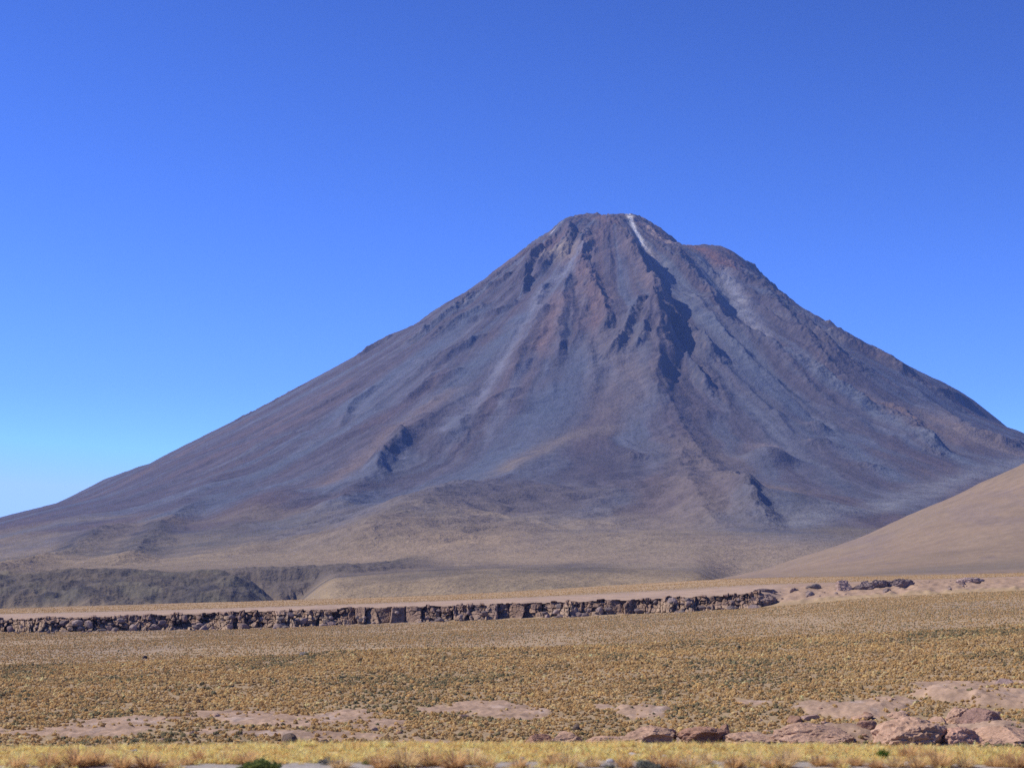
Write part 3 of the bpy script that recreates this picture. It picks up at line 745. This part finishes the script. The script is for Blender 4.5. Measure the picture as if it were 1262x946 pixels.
small = [rock_mesh('boulder', 160 + i, 3, 1, 1, .7, c, M_rock, cuts=8, nz=.12) for i, c in enumerate([(.38,.24,.165),(.29,.17,.115),(.43,.29,.205),(.22,.14,.11),(.33,.22,.17)])]
rs = np.random.default_rng(77)
for i in range(85):
    if i < 60: u = rs.uniform(935, 1275); v = rs.uniform(876, 919)
    elif i < 72: u = rs.uniform(640, 935); v = rs.uniform(908, 919)
    else: u = rs.uniform(0, 640); v = rs.uniform(880, 918)
    if i < 60 and rs.random() < .5: v = rs.uniform(900, 919)
    x0, y0, z0 = px_to_ground(u, v); z0 = float(gsample(np.array([x0]), np.array([y0]))[0])
    sz = .16 + rs.random() ** 2.6 * .75 * (1 if i < 72 else .5)
    o = link('boulder', small[rs.integers(5)]); o.location = (x0, y0, z0 + sz * .12)
    o.scale = (sz * rs.uniform(.9, 1.6), sz * rs.uniform(.8, 1.3), sz * rs.uniform(.6, 1.0)); o.rotation_euler = (rs.uniform(-.2, .2), rs.uniform(-.2, .2), rs.uniform(0, 6.28))
    lab, grp = (('small pink brown rock lying among the big slabs at lower right', 'small rocks among the slabs') if i < 60 else
                ('small rock in the low outcrop row behind the yellow strip', 'small rocks of the outcrop row') if i < 72 else
                ('small rock on the bare pink strip at lower left', 'small rocks on the bare strip'))
    tag(o, lab, 'boulder', grp)

# fallen blocks along the cliff foot and on the bank
proto = [rock_mesh('boulder', 60 + i, 2, 1, 1, .8, c, M_cliff, cuts=7, nz=.14) for i, c in enumerate([(.22,.165,.145),(.27,.2,.175),(.17,.13,.12),(.31,.235,.205),(.2,.16,.14),(.24,.17,.145)])]
rb = np.random.default_rng(5)
for i in range(215 + 75):
    if i < 225:
        while True:
            k1 = rb.integers(0, ns); hsel_ = rb.random() ** 1.7 * .75
            if 10 < uS[k1, 0] < 930 and rb.random() < rub[k1, 0] + .35: break
            if uS[k1, 0] >= 10 and rb.random() < .02: break
        k2 = int((hsel_ + .12) / 1.12 * (nh - 1))
        sz = .5 + rb.random() ** 2.2 * 1.7 * (.6 + .5 * rub[k1, 0]); uq = uS[k1, 0]
        dd = rad[k1, k2] - .25 * sz; zfix = zc[k1, k2]
        grp, lab = 'blocks fallen along the foot of the cliff', 'broken grey-brown rock block lying at the foot of the long cliff'
    elif i < 255:
        zfix = None; uq = rb.uniform(-10, 420); dd = rb.uniform(676, 698); sz = .25 + rb.random() ** 3 * .8
        grp, lab = 'stray blocks on the slope below the cliff', 'stray rock block on the grassy slope below the cliff'
    else:
        zfix = None; uq = rb.choice([rb.uniform(940, 1035), rb.uniform(1150, 1200), rb.uniform(940, 1262), rb.uniform(1060, 1120)]); dd = rb.uniform(704, 745); sz = .35 + rb.random() ** 2 * 1.5
        grp, lab = 'blocks on the pink bank right of the cliff', 'rock block lying on the bare pink bank right of the cliff'
    a = math.atan(float(tan_of(uq))); x = dd * math.sin(a); y = dd * math.cos(a)
    z = float(gsample(np.array([x]), np.array([y]))[0])
    if zfix is not None: z = zfix - .35 * sz
    o = link('boulder', proto[rb.integers(len(proto))])
    o.location = (x, y, z + sz * .25); o.scale = (sz * rb.uniform(.8, 1.3), sz * rb.uniform(.8, 1.2), sz * rb.uniform(.7, 1.1))
    o.rotation_euler = (rb.uniform(-.3, .3), rb.uniform(-.3, .3), rb.uniform(0, 6.28))
    tag(o, lab, 'boulder', grp)
# the dark notched crag right of the main cliff
def crag_thing(u0, u1, vtop, vbot, dep, seed, lab, colr, hol=(.15, -1.15, .0, .75), y0=716.):
    uc = (u0 + u1) / 2; x0 = y0 * float(tan_of(uc))
    zt = float(slope_of(vtop)) * y0; zb_ = float(slope_of(vbot)) * y0
    sx = (u1 - u0) / F * y0 / 2 * 1.5; sz = (zt - zb_) / 1.6
    me = rock_mesh('rock_crag', seed, 5, sx, dep, sz * 1.15, colr, M_cliff, cuts=14, nz=.2, crk=.14, hollow=hol)
    o = link('rock_crag', me); o.location = (x0, y0, zt - sz * .85)
    tag(o, lab, 'crag')
CR = (.22, .165, .15)
crag_thing(1030, 1052, 719, 740, 4, 301, 'pink crag at the left end of the notch, sunlit paleness put in its colour', (.42,.30,.24), None)  # coloured paler than its neighbours to stand in for sun on its face
crag_thing(1050, 1074, 719, 738, 3.5, 302, 'dark crag with a flat lit top in the middle of the notch', CR)
crag_thing(1070, 1096, 718, 737, 3.5, 303, 'tallest dark crag in the notch of the pink bank', CR)
crag_thing(1092, 1124, 716.5, 732, 3.5, 304, 'long dark crag tapering away at the right end of the notch', CR)
crag_thing(1183, 1212, 713, 723, 3.5, 305, 'pale rock ledge high on the pink bank at far right', (.42,.31,.26), None)
crag_thing(926, 950, 733, 750, 5.0, 307, 'broken blocky crag that ends the long cliff on its right', (.27,.195,.16), None, 703.)
crag_thing(936, 956, 725.5, 731, 2.4, 306, 'low dark crag on the bank just right of the cliff end', CR)
print('rocks', time.time() - T0)

# ------------------------------------------------------------------ grass: numpy tuft builder
def tufts(pos, size, cols, nb, r, wide=.10, lean=.9, seg=1, zvar=.25, tip=1.15, root=.75, up0=.55):
    """pos (n,3), size (n), cols (n,3); nb blades per tuft; returns V, faces (tri), C"""
    n = len(pos); B = n * nb
    P = np.repeat(pos, nb, 0); S_ = np.repeat(size, nb); K = np.repeat(cols, nb, 0)
    a = r.uniform(0, 2 * np.pi, B); el = np.arccos(np.clip(up0 + (1 - up0) * r.random(B) - lean * .5 * r.random(B) ** 2, .08, 1))
    L_ = S_ * (1 - zvar * r.random(B))
    dirx = np.cos(a) * np.sin(el); diry = np.sin(a) * np.sin(el); dirz = np.cos(el)
    br = S_ * .22 * np.sqrt(r.random(B)); b2 = a + r.normal(0, .5, B)
    bx = P[:, 0] + np.cos(b2) * br; by = P[:, 1] + np.sin(b2) * br; bz = P[:, 2] - .03 * S_
    sa = r.uniform(0, 2 * np.pi, B); w = S_ * wide
    px_, py_ = -np.sin(a) * .8 + .3 * np.cos(sa), np.cos(a) * .8 + .3 * np.sin(sa)
    pn = np.hypot(px_, py_) + 1e-6; px_ = px_ / pn * w / 2; py_ = py_ / pn * w / 2
    k = K * (1 + .22 * r.normal(size=(B, 1)))
    k = np.clip(k, .01, .92)
    if seg == 1:
        V = np.stack([np.stack([bx - px_, by - py_, bz], 1), np.stack([bx + px_, by + py_, bz], 1),
                      np.stack([bx + dirx * L_, by + diry * L_, bz + dirz * L_], 1)], 1).reshape(-1, 3)
        Fc = np.arange(B * 3).reshape(-1, 3)
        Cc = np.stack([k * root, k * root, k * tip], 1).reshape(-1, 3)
        return V, Fc, Cc
    mx = bx + dirx * L_ * .55; my = by + diry * L_ * .55; mz = bz + dirz * L_ * .62
    tx = bx + dirx * L_ * 1.08; ty = by + diry * L_ * 1.08; tz = bz + dirz * L_ * .93
    V = np.stack([np.stack([bx - px_, by - py_, bz], 1), np.stack([bx + px_, by + py_, bz], 1),
                  np.stack([mx + px_ * .75, my + py_ * .75, mz], 1), np.stack([mx - px_ * .75, my - py_ * .75, mz], 1),
                  np.stack([tx, ty, tz], 1)], 1).reshape(-1, 3)
    b = np.arange(B)[:, None] * 5
    Fc = np.concatenate([b + [0, 1, 2], b + [0, 2, 3], b + [3, 2, 4]], 1).reshape(-1, 3)
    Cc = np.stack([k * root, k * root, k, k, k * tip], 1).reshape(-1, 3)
    return V, Fc, Cc

r = np.random.default_rng(99)
def domes(pos, size, cols, r, ks=7, hfac=.8):
    """small rounded cushion under each tuft: two rings and a top"""
    n = len(pos); an = np.arange(ks) / ks * 2 * np.pi
    ring = lambda rad_, zz: np.stack([np.cos(an) * rad_, np.sin(an) * rad_, np.full(ks, zz)], 1)
    base = np.concatenate([ring(.52, -.05), ring(.47, .38), ring(.26, .66), [[0, 0, .76]]])
    m = len(base); th = r.uniform(0, 6.28, n); c, s_ = np.cos(th)[:, None], np.sin(th)[:, None]
    J = base[None] * (1 + .16 * r.normal(size=(n, m, 1)))
    Xq = (J[..., 0] * c - J[..., 1] * s_) * size[:, None]; Yq = (J[..., 0] * s_ + J[..., 1] * c) * size[:, None]; Zq = J[..., 2] * size[:, None] * hfac * r.uniform(.8, 1.15, (n, 1))
    V = np.stack([pos[:, :1] + Xq, pos[:, 1:2] + Yq, pos[:, 2:] + Zq], 2).reshape(-1, 3)
    f = []
    for k in range(ks):
        k2 = (k + 1) % ks
        for q in (0, ks): f += [(q + k, q + k2, q + ks + k2), (q + k, q + ks + k2, q + ks + k)]
        f.append((2 * ks + k, 2 * ks + k2, 3 * ks))
    Fc = (np.array(f)[None] + np.arange(n)[:, None, None] * m).reshape(-1, 3)
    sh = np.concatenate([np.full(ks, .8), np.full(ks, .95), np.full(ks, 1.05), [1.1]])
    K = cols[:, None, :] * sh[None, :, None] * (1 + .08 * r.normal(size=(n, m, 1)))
    return V, Fc, np.clip(K.reshape(-1, 3), .01, .8)
def join(*parts):
    Vs, Fs, Cs, o_ = [], [], [], 0
    for V, Fc, Cc in parts: Vs.append(V); Fs.append(Fc + o_); Cs.append(Cc); o_ += len(V)
    return np.concatenate(Vs), np.concatenate(Fs), np.concatenate(Cs)
PAL = np.array([(.70,.465,.20),(.65,.43,.18),(.78,.56,.28),(.54,.38,.18),(.37,.31,.16),(.27,.24,.13)])
def scatter(n, d0, d1, amax):
    dd = np.sqrt(r.uniform(d0 ** 2, d1 ** 2, n)); a = r.uniform(-amax, amax, n)
    return dd * np.sin(a), dd * np.cos(a)
# hillside
hx_, hy_ = scatter(96000, 147, 338, .31)
bz_ = gsample(hx_, hy_, BAREG); dens = fbm(hx_ / 22, hy_ / 12, 4, 500)
keep = (r.random(len(hx_)) > np.clip(bz_ * 1.02, 0, .965 - .12 * sstep(0, .4, fbm(hx_ / 5, hy_ / 9, 3, 505)))) & (r.random(len(hx_)) < .74 + .9 * dens + .25 * fbm(hx_ / 4, hy_ / 6, 2, 503))
hx_, hy_ = hx_[keep], hy_[keep]; hz_ = gsample(hx_, hy_)
green = fbm(hx_ / 22, hy_ / 30, 4, 510)
ci = np.where(r.random(len(hx_)) < np.clip(.15 + 1.3 * green, .03, .75), r.integers(3, 6, len(hx_)), r.integers(0, 4, len(hx_)))
hsize = r.uniform(.17, .45, len(hx_)) * (1 + .75 * r.random(len(hx_)) * (r.random(len(hx_)) < .16)) * (1 + .25 * fbm(hx_ / 12, hy_ / 9, 2, 507)); hcol = PAL[ci] * r.uniform(.75, 1.2, (len(hx_), 1)) * (1 + .25 * fbm(hx_ / 9, hy_ / 14, 3, 512))[:, None]
dist = np.hypot(hx_, hy_); vis = np.abs(np.arctan2(hx_, hy_)) < .268
order = np.argsort(np.where(vis, -hsize / dist, 0)); big = np.zeros(len(hx_), bool)
big[order[:150]] = True
st = ~big
P3 = np.stack([hx_, hy_, hz_], 1)[st]
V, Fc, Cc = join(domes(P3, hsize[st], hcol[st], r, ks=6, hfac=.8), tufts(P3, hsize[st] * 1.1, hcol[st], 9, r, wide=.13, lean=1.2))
me = mesh_np('tussock_cover', V, Fc, M_grass, Cc, smooth=False)
tag(link('tussock_cover', me), 'countless ochre and olive grass tussocks covering the near hillside', 'tussocks', kind='stuff')
# finer second slope
fx, fy = scatter(120000, 395, 700, .30)
dn = fbm(fx / 50, fy / 90, 3, 520)
keep = r.random(len(fx)) < .6 + .9 * dn; fx, fy = fx[keep], fy[keep]; fz = gsample(fx, fy)
ci = r.integers(0, 5, len(fx)); 
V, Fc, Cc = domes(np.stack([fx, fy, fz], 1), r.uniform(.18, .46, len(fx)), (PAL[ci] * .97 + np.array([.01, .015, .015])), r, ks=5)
me = mesh_np('far_tussock_cover', V, Fc, M_grass, Cc, smooth=False)
tag(link('far_tussock_cover', me), 'fine tussock grass covering the farther slope below the cliff', 'tussocks', kind='stuff')
# plateau tufts
fx, fy = scatter(30000, 1010, 1500, .30); fz = gsample(fx, fy)
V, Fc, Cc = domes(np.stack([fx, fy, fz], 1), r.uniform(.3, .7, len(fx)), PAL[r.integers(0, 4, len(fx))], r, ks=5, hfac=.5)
me = mesh_np('plateau_grass', V, Fc, M_grass, Cc, smooth=False)
tag(link('plateau_grass', me), 'thin yellow grass on the plateau behind the cliff', 'grass', kind='stuff')
# yellow grass strip in front
gxs, gys = scatter(15000, 44.5, 54.5, .33)
g1 = fbm(gxs / 2.2, gys / 2.2, 3, 352); dd = np.hypot(gxs, gys)
pr = sstep(47.3, 48.6, dd + 1.1 * g1) + .18 * sstep(.0, .3, g1)
keep = (r.random(len(gxs)) < pr) & (fbm(gxs / 1.1, gys / .8, 3, 531) > -.22 + .1 * r.random(len(gxs))); gxs, gys = gxs[keep], gys[keep]; gzs = gsample(gxs, gys)
YEL = np.array([(.94,.70,.25),(.96,.76,.33),(.90,.64,.24),(.80,.52,.20)])
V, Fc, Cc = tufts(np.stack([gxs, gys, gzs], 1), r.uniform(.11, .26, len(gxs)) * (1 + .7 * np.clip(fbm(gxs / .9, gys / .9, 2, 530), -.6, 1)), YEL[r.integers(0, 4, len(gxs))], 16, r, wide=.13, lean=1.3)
me = mesh_np('grass', V, Fc, M_grass, Cc, smooth=False)
tag(link('grass', me), 'short straw yellow grass in the strip nearest the camera', 'grass', kind='stuff')
print('grass', time.time() - T0)

# individual tussocks: a few kinds, each one mesh, copied
def tuss_mesh(seed, c, nb=170, wide=.045):
    rr_ = np.random.default_rng(seed)
    V, Fc, Cc = tufts(np.zeros((1, 3)), np.array([1.0]), np.array([c]), nb, rr_, wide=wide, lean=1.25, seg=2, zvar=.45, up0=.35)
    return mesh_np('grass_tussock', V, Fc, M_grass, Cc, smooth=False)
near_k = [tuss_mesh(700 + i, c, 260) for i, c in enumerate([(.76,.50,.24),(.70,.45,.21),(.78,.55,.28),(.64,.40,.19),(.78,.60,.28)])]
hill_k = [tuss_mesh(720 + i, tuple(PAL[i % 5]), 46, .12) for i in range(5)]
def put(me, x, y, s, lab, grp):
    o = link('grass_tussock', me); z = float(gsample(np.array([x]), np.array([y]))[0])
    o.location = (x, y, z - .02); o.scale = (s * r.uniform(.9, 1.3), s * r.uniform(.9, 1.2), s * r.uniform(.8, 1.05) * (1.35 if 'nearest' in grp else 1)); o.rotation_euler.z = r.uniform(0, 6.28)
    return tag(o, lab, 'tussock', grp)
for i in order[:150]:
    put(hill_k[r.integers(5)], hx_[i], hy_[i], hsize[i] * .95, 'ochre grass tussock low on the hillside just beyond the yellow strip', 'tussocks low on the hillside')
def strip_xy(u, v): 
    x, y, z = px_to_ground(u, v, 40, 56); return x, y
FRONT = [(137,929,26),(203,929,26),(278,925,14),(338,922,9),(245,940,30),(230,945,24),(278,942,24),(120,946,40),(95,948,44),(60,949,40),(20,948,36),(180,948,40),
         (355,928,22),(385,925,12),(303,944,40),(310,936,26),(500,948,50),(470,949,44),(530,946,40),(560,949,44),(455,944,22),(582,944,40),(600,949,36),(420,949,30),
         (440,926,16),(640,949,30),(680,946,34),(700,949,40),(730,947,30),(715,927,14),(775,929,16),(850,949,36),(870,945,30),(905,949,36),(930,946,34),(950,949,30),
         (975,940,32),(965,948,40),(1010,946,34),(1035,948,30),(1055,946,28),(1120,938,36),(1148,940,34),(1160,948,40),(1130,949,36),(1190,948,30),(1225,947,28),(1240,944,30),(1255,949,34),
         (1105,948,30),(1080,949,26),(770,948,34),(810,949,36),(830,947,28),(150,950,40),(5,930,22),(212,950,30),(660,930,12),(540,925,12),(1000,930,14),(1200,928,14)]
for (u, v, w) in FRONT:
    v = v - 3
    x, y = strip_xy(u, min(v, 945.9))
    put(near_k[r.integers(4)], x, y, w / F * y / 1.55, 'orange-ochre grass tussock in the nearest row along the gravel edge' if v > 933 else 'small orange tussock standing in the yellow grass strip',
        'nearest ochre tussocks' if v > 933 else 'orange tussocks in the yellow strip')
for i in range(75):
    u = r.uniform(-20, 1282); v = r.uniform(918, 934)
    x, y = strip_xy(u, v)
    put(near_k[r.choice([0, 2, 4, 4])], x, y, r.uniform(7, 15) / F * y / 1.55, 'small orange tussock standing in the yellow grass strip', 'orange tussocks in the yellow strip')

# shrubs
def shrub(u, v, wpx, hpx, cA, cB, lab, nleaf, seed):
    q = np.random.default_rng(seed)
    x, y = strip_xy(u, min(v, 945.9))
    if v > 945: y -= (v - 945.9) * .22
    z = float(gsample(np.array([x]), np.array([y]))[0]); W = wpx / F * y / 2; Hh_ = hpx / F * y
    root = bpy.data.objects.new('shrub', None); C.objects.link(root); root.location = (x, y, z)
    tag(root, lab, 'shrub')
    # foliage: leaf-sized faces clustered on lumps
    nl = 26; lc = q.normal(size=(nl, 3)) * [.42, .42, .26]; lc[:, 2] = np.abs(lc[:, 2]) + .22
    lc /= np.maximum(1, np.linalg.norm(lc / [1, 1, 1], axis=1))[:, None]
    i = q.integers(0, nl, nleaf); Pn = lc[i] + q.normal(size=(nleaf, 3)) * .13
    P = Pn * [W, W, Hh_]; P[:, 2] = np.clip(P[:, 2], .01, None)
    s = W * .075 * q.uniform(.6, 1.3, nleaf)
    n1 = q.normal(size=(nleaf, 3)); n1 /= np.linalg.norm(n1, axis=1)[:, None]; n2 = np.cross(n1, q.normal(size=(nleaf, 3))); n2 /= np.linalg.norm(n2, axis=1)[:, None]
    V = np.stack([P - n1 * s[:, None], P + n2 * s[:, None] * .5, P + n1 * s[:, None], P - n2 * s[:, None] * .5], 1).reshape(-1, 3)
    tc = q.random((nleaf, 1)); K = np.array(cA) * tc + np.array(cB) * (1 - tc)
    me = mesh_np('foliage', V, np.arange(nleaf * 4).reshape(-1, 4), M_leaf, np.repeat(K, 4, 0), smooth=False)
    link('foliage', me, root)
    # stems
    Vs = []; Fs = []
    for k in range(14):
        e = lc[k % nl] * [W, W, Hh_] * .9; a = q.normal(size=2) * W * .06; w = W * .02; b = len(Vs)
        Vs += [(a[0] - w, a[1], -.02), (a[0] + w, a[1] - w, -.02), (a[0] + w, a[1] + w, -.02), tuple(e)]
        Fs += [(b, b + 1, b + 3), (b + 1, b + 2, b + 3), (b + 2, b, b + 3)]
    link('stems', mesh_np('stems', np.array(Vs), np.array(Fs), M_leaf, np.tile((.16, .11, .07), (len(Vs), 1)), smooth=False), root)
shrub(323, 949, 48, 15, (.21,.23,.06), (.12,.15,.04), 'bright green rounded shrub at the bottom edge left of centre', 5200, 1)
shrub(1090, 934, 19, 11, (.10,.20,.02), (.05,.11,.01), 'small vivid green bush in front of the large tilted slab', 1800, 2)
shrub(402, 942, 18, 10, (.26,.25,.22), (.16,.16,.14), 'small grey shrub just right of the bright green shrub', 1200, 3)
shrub(795, 948, 34, 12, (.25,.24,.19), (.15,.15,.11), 'grey green shrub among the nearest tussocks right of centre', 1800, 4)
shrub(752, 949, 20, 10, (.27,.25,.2), (.17,.16,.12), 'grey shrub left of its larger grey green neighbour', 1200, 5)
shrub(451, 942, 12, 7, (.25,.27,.06), (.16,.18,.04), 'tiny olive shrub left of the central tussock clump', 800, 6)
shrub(682, 937, 14, 7, (.2,.2,.12), (.12,.13,.08), 'tiny dark olive shrub in the middle of the strip', 800, 7)
# stones in the strip
stone = [rock_mesh('stone', 90 + i, 2, 1, 1, .7, c, M_rock, cuts=6, nz=.12) for i, c in enumerate([(.42,.38,.35),(.5,.46,.43),(.33,.27,.24)])]
for i in range(40):
    u = r.uniform(0, 1262); v = r.uniform(922, 944); x, y = strip_xy(u, v); s = r.uniform(.03, .10)
    o = link('stone', stone[i % 3]); o.location = (x, y, float(gsample(np.array([x]), np.array([y]))[0]) + s * .3)
    o.scale = (s * 1.3, s, s); o.rotation_euler.z = r.uniform(0, 6.28)
    tag(o, 'small pale stone lying in the grass strip nearest the camera', 'stone', 'pale stones in the near strip')

# ------------------------------------------------------------------ haze
def box(name, x0, x1, y0, y1, z0, z1, mat):
    V = np.array([(x, y, z) for z in (z0, z1) for y in (y0, y1) for x in (x0, x1)])
    return link(name, mesh_np(name, V, np.array([(0,2,3,1),(4,5,7,6),(0,1,5,4),(2,6,7,3),(0,4,6,2),(1,3,7,5)]), mat, smooth=False))
hm = bpy.data.materials.new('haze_air'); hm.use_nodes = True; nt = hm.node_tree
nt.nodes.remove(nt.nodes['Principled BSDF'])
pv = nt.nodes.new('ShaderNodeVolumePrincipled'); pv.inputs['Color'].default_value = (.24, .42, 1.0, 1); pv.inputs['Density'].default_value = 3.0e-5
pv.inputs['Anisotropy'].default_value = 0.0
nt.links.new(pv.outputs[0], nt.nodes['Material Output'].inputs['Volume'])
zmax = float(Z.max()); zmin = min(float(Z.min()), float(gz.min()))
tag(box('haze', -16400, 16400, -16400, 16400, zmin - 1, max(zmax, 1900) + 15, hm), 'thin blue air that fades the far volcano', 'haze', kind='stuff')

# ------------------------------------------------------------------ light, sky, camera
SUN_EL, SUN_DIR = 46.0, (-.991, .130)           # from the left, a little behind the mountain
sc = bpy.context.scene
w = bpy.data.worlds.new('World'); sc.world = w; w.use_nodes = True; nt = w.node_tree
sky = nt.nodes.new('ShaderNodeTexSky'); sky.sky_type = 'NISHITA'; sky.sun_disc = False
sky.sun_elevation = D2R(SUN_EL); sky.sun_rotation = math.atan2(SUN_DIR[0], SUN_DIR[1])
sky.altitude = 4300; sky.air_density = 1.0; sky.dust_density = 0.0; sky.ozone_density = 3.0
gm = nt.nodes.new('ShaderNodeGamma'); gm.inputs['Gamma'].default_value = 1.85
tn = nt.nodes.new('ShaderNodeVectorMath'); tn.operation = 'MULTIPLY'; tn.inputs[1].default_value = (.40, .385, .465)
mn = nt.nodes.new('ShaderNodeVectorMath'); mn.operation = 'MINIMUM'; mn.inputs[1].default_value = (3.9, 6.5, 13)
nt.links.new(sky.outputs[0], gm.inputs[0]); nt.links.new(gm.outputs[0], tn.inputs[0]); nt.links.new(tn.outputs[0], mn.inputs[0])
nt.links.new(mn.outputs[0], nt.nodes['Background'].inputs['Color']); nt.nodes['Background'].inputs['Strength'].default_value = .13
sl = bpy.data.lights.new('sun', 'SUN'); sl.energy = 5.0; sl.angle = D2R(.5); sl.color = (1, .93, .82)
so = bpy.data.objects.new('sun', sl); C.objects.link(so)
from mathutils import Vector
ce = math.cos(D2R(SUN_EL)); so.rotation_euler = Vector((SUN_DIR[0] * ce, SUN_DIR[1] * ce, math.sin(D2R(SUN_EL)))).to_track_quat('Z', 'Y').to_euler()
so.location = (0, 0, 50)
cd = bpy.data.cameras.new('camera'); cam = bpy.data.objects.new('camera', cd); C.objects.link(cam)
cd.sensor_width = 36; cd.lens = F / 1262 * 36; cd.clip_start = .5; cd.clip_end = 60000
cam.rotation_euler = (math.pi / 2 + PITCH, 0, 0)
cd.dof.use_dof = True; cd.dof.focus_distance = 700; cd.dof.aperture_fstop = 1.15
sc.camera = cam
sc.view_settings.view_transform = 'Standard'; sc.view_settings.look = 'None'; sc.view_settings.gamma = 1; sc.view_settings.exposure = .12
sc.cycles.use_denoising = False; sc.cycles.volume_bounces = 0; sc.cycles.max_bounces = 4; sc.cycles.diffuse_bounces = 2; sc.cycles.transmission_bounces = 2
print('done', time.time() - T0)
